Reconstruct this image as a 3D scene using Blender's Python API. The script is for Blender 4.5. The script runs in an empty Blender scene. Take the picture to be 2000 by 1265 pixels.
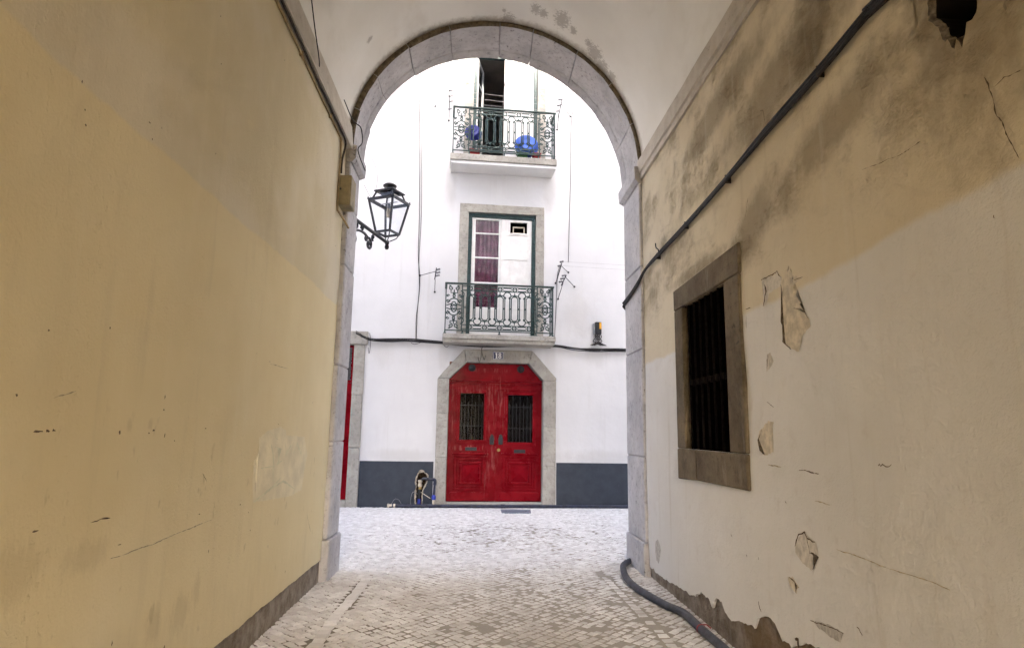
import bpy, bmesh, math, random
from mathutils import Vector, Matrix, noise as mnoise
R = math.radians
random.seed(7)
sc = bpy.context.scene
COL = sc.collection

# ------------------------------------------------------------------ camera
F_PX, YAW, PITCH, ROLL, CAM_H = 1230.4, .0499, .1677, .0163, 1.6
_w = Vector((math.sin(YAW)*math.cos(PITCH), math.cos(YAW)*math.cos(PITCH), math.sin(PITCH)))
_r0 = Vector((math.cos(YAW), -math.sin(YAW), 0)); _u0 = _r0.cross(_w)
_r = _r0*math.cos(ROLL)+_u0*math.sin(ROLL); _u = -_r0*math.sin(ROLL)+_u0*math.cos(ROLL)
cd = bpy.data.cameras.new('camera'); cam = bpy.data.objects.new('camera', cd); COL.objects.link(cam)
cd.sensor_width = 36; cd.lens = 36*F_PX/2000; cd.clip_start = .05; cd.clip_end = 2000
cam.matrix_world = Matrix(((_r.x, _u.x, -_w.x, 0), (_r.y, _u.y, -_w.y, 0), (_r.z, _u.z, -_w.z, CAM_H), (0, 0, 0, 1)))
sc.camera = cam

# ------------------------------------------------------------------ sky, sun, exposure (bright overcast)
SUN_EL, SUN_AZ = 32, 172            # azimuth clockwise from +Y: the sun stands behind the camera
wd = bpy.data.worlds.new('World'); sc.world = wd; wd.use_nodes = True
nt = wd.node_tree
sky = nt.nodes.new('ShaderNodeTexSky'); sky.sky_type = 'NISHITA'; sky.sun_disc = False
sky.sun_elevation = R(SUN_EL); sky.sun_rotation = R(SUN_AZ); sky.dust_density = 8; sky.air_density = .5; sky.ozone_density = .4
bg = nt.nodes['Background']; bg.inputs[1].default_value = .15
nt.links.new(sky.outputs[0], bg.inputs[0])
sd = bpy.data.lights.new('sun', 'SUN'); sun = bpy.data.objects.new('sun', sd); COL.objects.link(sun)
sd.energy = 1.5; sd.angle = R(14); sd.color = (1, .95, .88)
_sv = Vector((math.sin(R(SUN_AZ))*math.cos(R(SUN_EL)), math.cos(R(SUN_AZ))*math.cos(R(SUN_EL)), math.sin(R(SUN_EL))))
sun.rotation_euler = _sv.to_track_quat('Z', 'Y').to_euler(); sun.location = _sv*40
sc.view_settings.view_transform = 'Standard'; sc.view_settings.look = 'None'
sc.view_settings.exposure = 3.42; sc.view_settings.gamma = 1; sc.view_settings.use_curve_mapping = False
sc.render.engine = 'CYCLES'
sc.cycles.max_bounces = 9; sc.cycles.diffuse_bounces = 7; sc.cycles.glossy_bounces = 4
sc.cycles.transparent_max_bounces = 10; sc.cycles.use_denoising = True; sc.cycles.adaptive_threshold = .03
sc.cycles.sample_clamp_indirect = 6; sc.cycles.caustics_reflective = False; sc.cycles.caustics_refractive = False

# ------------------------------------------------------------------ measured layout (metres)
XL, XR = -1.634, 1.975             # inner faces of the passage walls
FD, FPHI = 13.727, .0621           # distance and turn of the house front
Y_REAR = -13.0                      # passage is open behind the camera, its unseen length set for light inside
PTOP = 14.0                        # unseen parapet height, raised to keep sun off the house front
near_y = lambda x: 7.25+.09*x      # inner face of the stone arch
far_y = lambda x: 7.93+.174*x      # outer face of the passage building
ARC_X, ARC_Z, ARC_R = .183, 4.91, 1.757
FE = Vector((math.cos(FPHI), math.sin(FPHI), 0)); FN = Vector((math.sin(FPHI), -math.cos(FPHI), 0))
FM = Matrix.Translation((0, FD, 0)) @ Matrix.Rotation(FPHI, 4, 'Z')    # house frame: x along the front, y into the house
def ray(px, py): return _w+_r*((px-1000)/F_PX)-_u*((py-632.5)/F_PX)
C0 = Vector((0, 0, CAM_H))
def onz(px, py, z=0.0): d = ray(px, py); return C0+d*((z-CAM_H)/d.z)
def onx(px, py, X): d = ray(px, py); return C0+d*(X/d.x)
def fu(px, py, off=0.0):           # (along the front, height) of a pixel on the house front, off metres before it
    d = ray(px, py); P0 = Vector((0, FD, 0))+FN*off
    P = C0+d*((P0-C0).dot(FN)/d.dot(FN)); return (P-P0).dot(FE), P.z
def fl(px, py, off=0.0): u, z = fu(px, py, off); return Vector((u, -off, z))

# ------------------------------------------------------------------ object helpers
def link(o, parent=None):
    COL.objects.link(o)
    if parent is not None: o.parent = parent
    return o
def tag(o, label=None, cat=None, group=None, kind=None):
    if label: o['label'] = label
    if cat: o['category'] = cat
    if group: o['group'] = group
    if kind: o['kind'] = kind
    return o
def empty(name, M=Matrix(), parent=None):
    o = bpy.data.objects.new(name, None); o.empty_display_size = .2
    link(o, parent); o.matrix_basis = M; return o
def keep(o, parent):               # parent without moving: mesh data stay in the parent's parent's frame
    o.parent = parent; o.matrix_parent_inverse = parent.matrix_basis.inverted(); return o

class MB:
    def __init__(s): s.v = []; s.f = []; s.sm = []; s.fm = []
    def add(s, v, f, smooth=False, mi=0):
        b = len(s.v); s.v += [tuple(p) for p in v]
        for q in f: s.f.append([b+i for i in q]); s.sm.append(smooth); s.fm.append(mi)
        return s
    def box(s, x0, x1, y0, y1, z0, z1, b=0.0, mi=0):
        if b <= 0:
            v = [(x, y, z) for z in (z0, z1) for y in (y0, y1) for x in (x0, x1)]
            return s.add(v, [(0, 2, 3, 1), (4, 5, 7, 6), (0, 1, 5, 4), (2, 6, 7, 3), (0, 4, 6, 2), (1, 3, 7, 5)], mi=mi)
        return s.bev(lambda bm: bmesh.ops.create_cube(bm, size=1, matrix=Matrix.Translation(((x0+x1)/2, (y0+y1)/2, (z0+z1)/2)) @ Matrix.Diagonal((x1-x0, y1-y0, z1-z0, 1))), b, mi)
    def bev(s, make, b, mi=0, seg=1):
        bm = bmesh.new(); make(bm)
        bmesh.ops.recalc_face_normals(bm, faces=bm.faces)
        if b > 0: bmesh.ops.bevel(bm, geom=bm.edges[:], offset=b, segments=seg, affect='EDGES', clamp_overlap=True)
        bm.verts.index_update()
        s.add([v.co[:] for v in bm.verts], [[v.index for v in f.verts] for f in bm.faces], mi=mi); bm.free(); return s
    def prism(s, poly, y0, y1, b=0.0, mi=0):      # polygon in (x, z), extruded in y
        n = len(poly)
        def mk(bm):
            A = [bm.verts.new((x, y0, z)) for x, z in poly]; B = [bm.verts.new((x, y1, z)) for x, z in poly]
            bm.faces.new(A); bm.faces.new(B[::-1])
            for i in range(n): bm.faces.new((A[i], B[i], B[(i+1) % n], A[(i+1) % n]))
        return s.bev(mk, b, mi)
    def hexa(s, eight, b=0.0, mi=0):               # 4 corners of one face, then the 4 opposite ones
        def mk(bm):
            V = [bm.verts.new(p) for p in eight]
            for q in ((0, 1, 2, 3), (7, 6, 5, 4), (0, 4, 5, 1), (1, 5, 6, 2), (2, 6, 7, 3), (3, 7, 4, 0)): bm.faces.new([V[i] for i in q])
        return s.bev(mk, b, mi)
    def tube(s, pts, r, n=6, closed=False, mi=0, caps=True):
        P = [Vector(p) for p in pts]; m = len(P)
        rr = r if isinstance(r, (list, tuple)) else [r]*m
        T = []
        for i in range(m):
            a = P[(i-1) % m] if (closed or i) else P[i]; c = P[(i+1) % m] if (closed or i < m-1) else P[i]
            t = (c-a); T.append(t.normalized() if t.length > 1e-9 else Vector((0, 0, 1)))
        u = T[0].orthogonal().normalized(); V = []
        for i in range(m):
            u = (u-T[i]*u.dot(T[i])); u = u.normalized() if u.length > 1e-6 else T[i].orthogonal().normalized()
            w = T[i].cross(u)
            V += [P[i]+(u*math.cos(2*math.pi*k/n)+w*math.sin(2*math.pi*k/n))*rr[i] for k in range(n)]
        Fs = [(i*n+k, i*n+(k+1) % n, ((i+1) % m)*n+(k+1) % n, ((i+1) % m)*n+k) for i in range(m if closed else m-1) for k in range(n)]
        s.add(V, Fs, n > 5, mi)
        if caps and not closed: s.add(V[:n], [tuple(range(n))[::-1]], mi=mi); s.add(V[-n:], [tuple(range(n))], mi=mi)
        return s
    def lathe(s, prof, n=20, M=Matrix(), mi=0, smooth=True):   # profile (r, z) about z
        V = [M @ Vector((r*math.cos(2*math.pi*k/n), r*math.sin(2*math.pi*k/n), z)) for r, z in prof for k in range(n)]
        return s.add(V, [(i*n+k, i*n+(k+1) % n, (i+1)*n+(k+1) % n, (i+1)*n+k) for i in range(len(prof)-1) for k in range(n)], smooth, mi)
    def ring(s, x0, x1, z0, z1, w, y0, y1, b=0.0):              # rectangular frame, members butted
        s.box(x0, x1, y0, y1, z1-w, z1, b); s.box(x0, x1, y0, y1, z0, z0+w, b)
        s.box(x0, x0+w, y0, y1, z0+w, z1-w, b); return s.box(x1-w, x1, y0, y1, z0+w, z1-w, b)
    def build(s, name, mats, parent=None, M=None):
        me = bpy.data.meshes.new(name); me.from_pydata(s.v, [], s.f); me.validate()
        if len(me.polygons) == len(s.sm):
            me.polygons.foreach_set('use_smooth', s.sm); me.polygons.foreach_set('material_index', s.fm)
        for m in (mats if isinstance(mats, (list, tuple)) else [mats]): me.materials.append(m)
        o = bpy.data.objects.new(name, me); link(o)
        if parent is not None:
            o.parent = parent
        if M is not None: o.matrix_basis = M
        return o
def smooth_path(pts, k=6):         # Catmull-Rom
    P = [Vector(p) for p in pts]; P = [P[0]*2-P[1]]+P+[P[-1]*2-P[-2]]; out = []
    for i in range(1, len(P)-2):
        a, b, c, d = P[i-1:i+3]
        for j in range(k):
            t = j/k; out.append(.5*((2*b)+(c-a)*t+(2*a-5*b+4*c-d)*t*t+(3*b-a-3*c+d)*t**3))
    return out+[P[-2]]
def fbm(x, y, z=0, o=4, h=1.0): return mnoise.fractal((x, y, z), h, 2.0, o)

# ------------------------------------------------------------------ material graph helper
class S:
    def __init__(s, g, o): s.g = g; s.o = o
    def _m(s, op, b): return s.g.math(op, s, b)
    def __add__(s, b): return s._m('ADD', b)
    def __radd__(s, b): return s._m('ADD', b)
    def __sub__(s, b): return s._m('SUBTRACT', b)
    def __rsub__(s, b): return s.g.math('SUBTRACT', b, s)
    def __mul__(s, b): return s._m('MULTIPLY', b)
    def __rmul__(s, b): return s._m('MULTIPLY', b)
    def __truediv__(s, b): return s._m('DIVIDE', b)
    def max(s, b): return s._m('MAXIMUM', b)
    def min(s, b): return s._m('MINIMUM', b)
class G:
    def __init__(s, name, rough=.8, metallic=0, spec=.3):
        s.m = bpy.data.materials.new(name); s.m.use_nodes = True; s.t = s.m.node_tree
        s.p = s.t.nodes['Principled BSDF']
        s.p.inputs['Roughness'].default_value = rough; s.p.inputs['Metallic'].default_value = metallic
        s.p.inputs['Specular IOR Level'].default_value = spec
        s._co = None; s._xyz = None
    def put(s, inp, v):
        if isinstance(v, S): s.t.links.new(v.o, inp)
        elif isinstance(v, (tuple, list)): inp.default_value = (*v, 1)[:4] if len(inp.default_value) == 4 else v
        else: inp.default_value = v
    def math(s, op, a, b=None, c=None, clamp=False):
        n = s.t.nodes.new('ShaderNodeMath'); n.operation = op; n.use_clamp = clamp
        for i, v in enumerate((a, b, c)):
            if v is not None: s.put(n.inputs[i], v)
        return S(s, n.outputs[0])
    def co(s):
        if not s._co: s._co = S(s, s.t.nodes.new('ShaderNodeTexCoord').outputs['Object'])
        return s._co
    def xyz(s):
        if not s._xyz:
            n = s.t.nodes.new('ShaderNodeSeparateXYZ'); s.put(n.inputs[0], s.co()); s._xyz = [S(s, n.outputs[i]) for i in range(3)]
        return s._xyz
    def scaled(s, sx, sy, sz, loc=(0, 0, 0)):
        n = s.t.nodes.new('ShaderNodeMapping'); s.put(n.inputs[0], s.co()); n.inputs['Scale'].default_value = (sx, sy, sz); n.inputs['Location'].default_value = loc
        return S(s, n.outputs[0])
    def noise(s, scale, detail=4, rough=.55, vec=None, dist=0, color=False):
        n = s.t.nodes.new('ShaderNodeTexNoise'); s.put(n.inputs['Vector'], vec or s.co())
        n.inputs['Scale'].default_value = scale; n.inputs['Detail'].default_value = detail; n.inputs['Roughness'].default_value = rough; n.inputs['Distortion'].default_value = dist
        return S(s, n.outputs['Color' if color else 'Fac'])
    def voro(s, scale, feature='F1', vec=None, rnd=1):
        n = s.t.nodes.new('ShaderNodeTexVoronoi'); n.feature = feature; s.put(n.inputs['Vector'], vec or s.co()); n.inputs['Scale'].default_value = scale; n.inputs['Randomness'].default_value = rnd
        return S(s, n.outputs['Distance'])
    def attr(s, name):
        n = s.t.nodes.new('ShaderNodeAttribute'); n.attribute_name = name; return S(s, n.outputs['Fac'])
    def step(s, v, a, b, lo=0.0, hi=1.0):        # smoothstep from a to b
        n = s.t.nodes.new('ShaderNodeMapRange'); n.interpolation_type = 'SMOOTHSTEP'
        s.put(n.inputs[0], v)
        for i, q in zip((1, 2, 3, 4), (a, b, lo, hi)): s.put(n.inputs[i], q)
        return S(s, n.outputs[0])
    def mix(s, fac, a, b, mode='MIX'):
        n = s.t.nodes.new('ShaderNodeMix'); n.data_type = 'RGBA'; n.blend_type = mode
        s.put(n.inputs[0], fac); s.put(n.inputs[6], a); s.put(n.inputs[7], b); return S(s, n.outputs[2])
    def blob(s, a, b, ca, cb, ra, rb, ang=0.0, nz=None, amp=.5, soft=.12):
        # soft-edged rough ellipse in the two coordinates a, b
        c, sn = math.cos(ang), math.sin(ang)
        u = s.math('MULTIPLY_ADD', a, c/ra, s.math('MULTIPLY_ADD', b, sn/ra, -(ca*c+cb*sn)/ra))
        v = s.math('MULTIPLY_ADD', a, -sn/rb, s.math('MULTIPLY_ADD', b, c/rb, (ca*sn-cb*c)/rb))
        d = s.math('SQRT', s.math('MULTIPLY_ADD', u, u, v*v))
        if nz is not None: d = s.math('MULTIPLY_ADD', nz, amp, d-amp*.5)
        return s.step(d, 1-soft, 1+soft, 1.0, 0.0)
    def color(s, c): s.put(s.p.inputs['Base Color'], c); return s
    def rough(s, v): s.put(s.p.inputs['Roughness'], v); return s
    def bump(s, h, dist=.01, strength=1.0):
        n = s.t.nodes.new('ShaderNodeBump'); s.put(n.inputs['Height'], h); n.inputs['Distance'].default_value = dist; n.inputs['Strength'].default_value = strength
        s.t.links.new(n.outputs[0], s.p.inputs['Normal']); return s
def simple(name, col, rough=.6, metallic=0, spec=.35, var=.12, scale=14, bump=.002, bscale=60):
    g = G(name, rough, metallic, spec)
    n = g.noise(scale, 5, .6); dk = tuple(c*(1-var*2) for c in col); lt = tuple(min(1, c*(1+var)) for c in col)
    g.color(g.mix(g.step(n, .3, .7), dk, lt))
    if bump: g.bump(g.noise(bscale, 4, .6), bump)
    return g.m

M = {}
# --- passage plaster
def plaster_left():
    g = G('ochre_plaster', .85, spec=.2); x, y, z = g.xyz()
    big = g.noise(.8, 4, .6); mid = g.noise(4, 5, .62)
    low = g.mix(g.step(big, .3, .7), (.72, .615, .375), (.77, .675, .44)); up = g.mix(g.step(big, .38, .62), (.65, .575, .385), (.71, .645, .49))
    fac = g.step(z+(mid-.5)*.045+(big-.5)*.12, 2.955, 2.985)
    c = g.mix(fac, low, up)
    runs = g.noise(5, 4, .6, g.scaled(1, 1.3, .16))          # older coats showing through in vertical runs
    c = g.mix(g.step(runs, .55, .75)*.22, c, (.54, .46, .30)); c = g.mix(g.step(runs, .45, .28)*.16, c, (.80, .72, .53))
    c = g.mix(g.step(mid, .58, .78)*.25, c, (.78, .68, .46))
    sm = g.step(g.noise(7, 3, .5, g.scaled(1, 1.6, .8)), .66, .74)*g.step(z, .1, .6)*g.step(z, 1.9, 1.4)
    c = g.mix(sm*.25, c, (.28, .21, .11)); sg = None; nz = g.noise(15, 5, .75, g.scaled(1, 1.8, .5))
    for px, py, a, b in ((352, 1195, .10, .09), (384, 1152, .05, .08), (300, 1222, .07, .08), (168, 1085, .14, .06), (30, 1120, .12, .10), (250, 830, .02, .03), (292, 828, .02, .025)):
        p = onx(px, py, XL); q = g.blob(y, z, p.y, p.z, a, b, 0, nz, 2.4, .5); sg = q if sg is None else sg.max(q)
    c = g.mix(sg*.20, c, (.36, .28, .16)); low_dirt = g.step(z+(nz-.5)*.7, .75, .15); c = g.mix(low_dirt*.20, c, (.46, .38, .24)); g.color(c)
    g.bump(g.noise(9, 6, .72, g.scaled(1, 1, .6))*.55+g.noise(60, 2, .6)*.2+g.noise(1.6, 2, .5)*1.1+g.step(g.noise(24, 4, .65), .56, .70)*g.step(g.noise(1.1, 2, .5, g.scaled(1, 1.6, .35, (0, 5, 0))), .52, .64)*.22, .012, .8)
    return g.m
def plaster_right():
    g = G('stained_plaster', .85, spec=.2); x, y, z = g.xyz()
    big = g.noise(.8, 4, .6); nz = g.noise(7, 5, .65)
    low = g.mix(g.step(big, .3, .7), (.68, .665, .62), (.75, .74, .705)); up = g.mix(g.step(big, .3, .7), (.63, .555, .40), (.70, .63, .475))
    edge = z+(big-.5)*.20+(nz-.5)*.03+(y-4.0)*.035
    c = g.mix(g.step(edge, 2.485, 2.535), low, up)
    # damp and soot drifting above the paint line
    dr = g.noise(2.1, 6, .62, g.scaled(1, .62, .9, (0, 2, 1))); drift = g.step(dr, .46, .70)*g.step(z, 2.75, 3.15)
    c = g.mix(drift*.66, c, (.19, .14, .07))
    st = None
    for (cy, cz, a, b, an) in [(4.35, 3.12, .45, .18, -.5), (3.7, 4.0, 1.0, .22, -.15), (3.2, 3.35, .55, .15, -.2), (4.9, 4.35, .9, .16, -.1), (2.25, 3.35, .34, .55, 0), (5.6, 3.10, .6, .06, 0)]:
        q = g.blob(y, z, cy, cz, a, b, an, nz, 1.5, .55); st = q if st is None else st.max(q)
    c = g.mix(st*.55, c, (.17, .125, .065))
    runs = g.noise(4, 4, .6, g.scaled(1, 2.2, .12)); c = g.mix(g.step(runs, .56, .76)*.22, c, (.40, .33, .22)); c = g.mix(g.step(runs, .44, .28)*.14, c, (.74, .70, .62))
    c = g.mix(g.step(nz, .56, .74)*.15, c, (.40, .33, .25)); g.color(c)
    wr = g.noise(8, 6, .75, g.scaled(1, .6, 1.5), 1.2)*g.step(dr, .46, .7)*g.step(z, 2.6, 3.0)
    g.bump(g.noise(5, 7, .72)*.9+wr*2.4+g.noise(60, 2, .6)*.18, .018, .9)
    return g.m
def stone(name, c1, c2, pits=1.0, bump=.010, lich=.3):
    g = G(name, .85, spec=.25)
    a = g.noise(2.3, 6, .65); b = g.noise(18, 6, .7); c3 = g.noise(70, 4, .6)
    c = g.mix(g.step(a, .32, .68), c1, c2)
    c = g.mix(g.step(b, .50, .70)*.5, c, tuple(v*.55 for v in c1)); c = g.mix(g.step(g.noise(5, 5, .7), .54, .70)*.45, c, tuple(v*.62 for v in c1))
    pit = g.step(g.noise(20, 6, .78), .575, .66)*g.step(g.noise(4.5, 3, .6), .43, .56)
    c = g.mix(pit*.75*pits, c, (.07, .06, .055))
    c = g.mix(g.step(g.noise(6, 4, .7, g.scaled(1, 1, .3)), .58, .72)*lich, c, (.55, .50, .42))
    g.color(c).bump(b*.6+c3*.25-pit*.8*pits, bump, .8); return g.m
def core_mat():
    g = G('bare_base_render', .95, spec=.1)
    x, y, z = g.xyz(); n = g.noise(6, 7, .75); n2 = g.noise(1.7, 3, .5)
    c = g.mix(g.step(n, .3, .7), (.17, .135, .10), (.36, .32, .27)); c = g.mix(g.step(n2+(4.9-y)*.12, .50, .72)*.6*g.step(x, 0, .5), c, (.20, .12, .045))
    g.color(c).bump(n+g.noise(40, 5, .7)*.5, .025, 1); return g.m
M['left'] = plaster_left(); M['right'] = plaster_right(); M['core'] = core_mat()
M['arch'] = stone('grey_limestone', (.42, .41, .415), (.56, .55, .55))
M['pale_stone'] = stone('pale_limestone', (.30, .285, .25), (.42, .405, .36), .8, .008)
M['brown_stone'] = stone('dark_weathered_stone', (.105, .08, .05), (.195, .155, .10), 1.0, .018, .16)
def vault_mat():
    g = G('whitewashed_vault', .9, spec=.15); x, y, z = g.xyz()
    n = g.noise(1.1, 4, .55); nz = g.noise(14, 5, .7)
    c = g.mix(g.step(n, .3, .7), (.78, .765, .71), (.85, .84, .795))
    # brown band where the vault meets the stones, and mould spots near it
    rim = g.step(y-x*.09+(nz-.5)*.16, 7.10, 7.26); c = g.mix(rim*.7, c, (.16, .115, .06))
    sp = None; fz = g.noise(32, 6, .8)
    for px, py, a in ((993, 40, .10), (1046, 17, .07), (1062, 26, .06), (1098, 38, .11), (1162, 104, .10), (1176, 130, .09), (1150, 85, .05), (985, 20, .03), (1120, 60, .05), (722, 76, .03), (1195, 150, .06)):
        d = ray(px, py); k = next(t*.02 for t in range(1, 900) if (d.x*t*.02-.17)**2+max(0, CAM_H+d.z*t*.02-4.905)**2 > 1.815**2 and CAM_H+d.z*t*.02 > 4.905); q = g.blob(x, y, d.x*k, d.y*k, a*.75, a*1.3, 0, fz, 4.5, .2); sp = q if sp is None else sp.max(q)
    c = g.mix(sp*.5, c, (.20, .175, .14)); dampn = g.step(g.noise(1.7, 5, .65, g.scaled(1, .5, 1)), .52, .72); c = g.mix(dampn*.22, c, (.52, .48, .40))
    g.color(c).bump(g.noise(3, 5, .6)*.6+nz*.12, .012, .6); return g.m
M['vault'] = vault_mat()
def ledge_mat():
    g = G('grey_painted_ledge', .8, spec=.2); n = g.noise(5, 6, .7); cr = g.step(g.noise(22, 5, .75), .60, .68)
    c = g.mix(g.step(n, .3, .7), (.47, .43, .36), (.58, .54, .47)); g.color(g.mix(cr*.35, c, (.2, .15, .09))).bump(n*.6+cr*.4, .01); return g.m
M['ledge'] = ledge_mat()
def white_wall():
    g = G('white_house_plaster', .9, spec=.15); n = g.noise(.8, 4, .6); r_ = g.step(g.noise(3, 5, .65, g.scaled(1.6, 1, .12)), .55, .8)
    c = g.mix(g.step(n, .3, .7), (.61, .615, .62), (.67, .675, .68)); c = g.mix(r_*.32, c, (.45, .44, .41))
    x, y, z = g.xyz(); nz = g.noise(6, 6, .7, g.scaled(1, 1, .35)); d = None
    for cx, cz, a, b in ((-.75, 7.1, .12, .45), (1.5, 7.1, .14, .5), (-.8, 3.2, .10, .35), (1.55, 3.15, .12, .4), (2.6, 3.3, .25, .25), (-1.6, 1.05, .6, .12), (2.6, 1.05, .9, .14), (-2.1, 3.2, .2, .3), (2.2, 4.2, .3, .5)):
        q = g.blob(x, z, cx, cz, a, b, 0, nz, 1.8, .6); d = q if d is None else d.max(q)
    c = g.mix(d*.22, c, (.36, .34, .30))
    g.color(c).bump(g.noise(9, 6, .65)*.5+g.noise(1.5, 3, .5), .014, .7); return g.m
M['white'] = white_wall()
def dado():
    g = G('slate_blue_paint', .7, spec=.3); n = g.noise(5, 5, .65); s_ = g.step(g.noise(9, 6, .75, g.scaled(1, 1, .7), 1.0), .62, .74)
    c = g.mix(g.step(n, .3, .7), (.032, .040, .054), (.044, .054, .070)); g.color(g.mix(s_*.40, c, (.16, .18, .205))).bump(n, .006, .5); return g.m
M['dado'] = dado()
def red():
    g = G('worn_red_paint', .30, spec=.08); x, y, z = g.xyz()
    n = g.noise(4, 5, .6); c = g.mix(g.step(n, .3, .7), (.165, .0008, .005), (.225, .0015, .008))
    st = g.noise(9, 6, .72, g.scaled(2.2, 1, .22)); nz = g.noise(10, 4, .6)
    zone = None
    for cx, cz, a, b in [(.30, 1.75, .10, .95), (.50, 2.2, .09, .75), (-.56, 2.1, .06, .60), (.0, 2.46, .60, .10), (.2, 2.90, .5, .05), (.2, .75, .08, .55), (.30, 1.05, .14, .35), (-.2, 1.22, .35, .06)]:
        q = g.blob(x, z, cx, cz, a, b, 0, nz, .8, .4); zone = q if zone is None else zone.max(q)
    wear = g.step(st, .50, .64)*zone
    c = g.mix(wear*.42, c, (.42, .17, .15))
    g.color(c).rough(g.step(n, .3, .7, .22, .36)).bump(g.noise(24, 5, .6, g.scaled(1, 1, .25))*.5-wear*.4, .004, .6); return g.m
M['red'] = red()
M['green'] = simple('dark_green_paint', (.022, .058, .056), .45, 0, .5, .25, 30, .002)
M['iron_green'] = simple('green_cast_iron', (.020, .050, .044), .5, 0, .5, .35, 40, .002)
M['white_paint'] = simple('white_joinery_paint', (.74, .74, .72), .5, 0, .4, .05, 6, .0015)
M['black'] = simple('black_iron', (.012, .014, .018), .45, 0, .5, .2, 30, .0015)
M['dull_iron'] = simple('dull_iron', (.045, .045, .045), .6, 0, .3, .2, 30, 0)
M['rubber'] = simple('black_cable_sheath', (.018, .016, .016), .6, 0, .4, .25, 30, .001)
M['cable_brown'] = simple('dusty_brown_cable', (.055, .042, .03), .7, 0, .3, .3, 30, .001)
M['hose'] = simple('blue_grey_plastic_pipe', (.040, .045, .062), .5, 0, .45, .3, 12, .002)
M['navy_pipe'] = simple('navy_plastic_pipe', (.022, .028, .055), .45, 0, .45, .3, 14, .002)
M['blue_fit'] = simple('bright_blue_fitting', (.02, .04, .36), .4, 0, .5, .15)
M['brass'] = simple('dull_brass', (.38, .28, .10), .4, .8, .5, .2)
M['grey_metal'] = simple('grey_galvanised', (.30, .31, .32), .5, .5, .5, .15)
M['cream_fit'] = simple('cream_fitting', (.55, .50, .40), .6)
M['tan'] = simple('tan_painted_conduit', (.36, .27, .14), .7, 0, .3, .15)
M['box'] = simple('olive_beige_box', (.30, .25, .14), .6, 0, .3, .12, 9)
M['soil'] = simple('broken_masonry', (.060, .040, .022), .95, 0, .1, .45, 25, .02, 30)
M['broken'] = simple('broken_plaster_edge', (.50, .45, .36), .95, 0, .1, .25, 30, .02, 40)
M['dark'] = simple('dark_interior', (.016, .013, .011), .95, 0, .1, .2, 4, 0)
M['room'] = simple('dim_room_plaster', (.24, .22, .20), .9, 0, .1, .1, 2, 0)
M['wood_dark'] = simple('dark_brown_shutter', (.003, .002, .0015), .9, 0, .0, .3, 20, .003)
M['curtain'] = simple('burgundy_curtain', (.20, .05, .105), .9, 0, .1, .2, 7, .003, 30)
M['lace'] = simple('grey_net_curtain', (.014, .012, .010), .95, 0, .1, .35, 26, .004, 40)
M['basin'] = simple('blue_plastic', (.035, .12, .55), .55, 0, .5, .08, 5, 0)
M['basin_dark'] = simple('deep_blue_plastic', (.012, .02, .20), .55, 0, .5, .1, 5, 0)
M['red_tub'] = simple('red_plastic', (.28, .02, .02), .5); M['green_tub'] = simple('green_plastic', (.03, .10, .03), .5)
M['plate_blue'] = simple('blue_enamel', (.012, .022, .085), .25, 0, .5, .1); M['plate_white'] = simple('white_enamel', (.80, .80, .80), .3, 0, .5, .03, 8, 0)
M['yellow'] = simple('yellow_sticker', (.72, .36, .03), .6); M['cover'] = simple('blue_grey_steel_plate', (.17, .21, .26), .55, .3, .5, .15, 16)
M['porcelain'] = simple('grey_porcelain', (.16, .16, .17), .4, 0, .5, .2)
M['roof'] = simple('clay_roof', (.30, .13, .07), .9)
def glass(name, tint, refl=1.0):
    m = bpy.data.materials.new(name); m.use_nodes = True; t = m.node_tree; t.nodes.remove(t.nodes['Principled BSDF'])
    tr = t.nodes.new('ShaderNodeBsdfTransparent'); tr.inputs[0].default_value = (*tint, 1)
    gl = t.nodes.new('ShaderNodeBsdfGlossy'); gl.inputs['Roughness'].default_value = .03
    lw = t.nodes.new('ShaderNodeLayerWeight'); lw.inputs[0].default_value = .5
    pw = t.nodes.new('ShaderNodeMath'); pw.operation = 'POWER'; pw.inputs[1].default_value = 5; t.links.new(lw.outputs['Facing'], pw.inputs[0])
    ml = t.nodes.new('ShaderNodeMath'); ml.operation = 'MULTIPLY_ADD'; ml.inputs[1].default_value = .9; ml.inputs[2].default_value = .045*refl; ml.use_clamp = True; t.links.new(pw.outputs[0], ml.inputs[0])
    mx = t.nodes.new('ShaderNodeMixShader'); t.links.new(ml.outputs[0], mx.inputs[0]); t.links.new(tr.outputs[0], mx.inputs[1]); t.links.new(gl.outputs[0], mx.inputs[2])
    t.links.new(mx.outputs[0], t.nodes['Material Output'].inputs[0]); return m
M['door_glass'] = glass('dusty_door_glass', (.8, .8, .78), .25); M['glass'] = glass('window_glass', (.93, .95, .95), 1.6); M['lamp_glass'] = glass('lantern_glass', (.95, .96, .97))
def cobble():
    g = G('pale_limestone_setts', .62, spec=.4); t = g.attr('tint'); n = g.noise(22, 5, .65); w = g.noise(.55, 4, .6)
    c = g.mix(t, (.54, .53, .515), (.73, .725, .71)); c = g.mix(g.step(n, .5, .75)*.35, c, (.34, .32, .30))
    x, y, z = g.xyz()
    c = g.mix(g.step(w, .42, .62)*.45*g.step(y, 8.6, 6.2), c, (.33, .29, .24)); g.color(c).bump(n, .004, .7); return g.m
def dust():
    g = G('sandy_joint_dust', .95, spec=.15); n = g.noise(9, 6, .7); n2 = g.noise(60, 4, .7)
    x, y, z = g.xyz(); c = g.mix(g.step(n, .3, .7), (.12, .104, .084), (.20, .178, .148)); c = g.mix(g.blob(x, y, .8, 6.6, 1.5, 4.6, 0, n, .6, .5)*.9, c, g.mix(n, (.32, .295, .255), (.43, .40, .355))); c = g.mix(g.step(n2, .55, .7)*.4, c, (.19, .17, .15)); g.color(c).bump(n*.6+n2*.4, .008); return g.m
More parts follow.
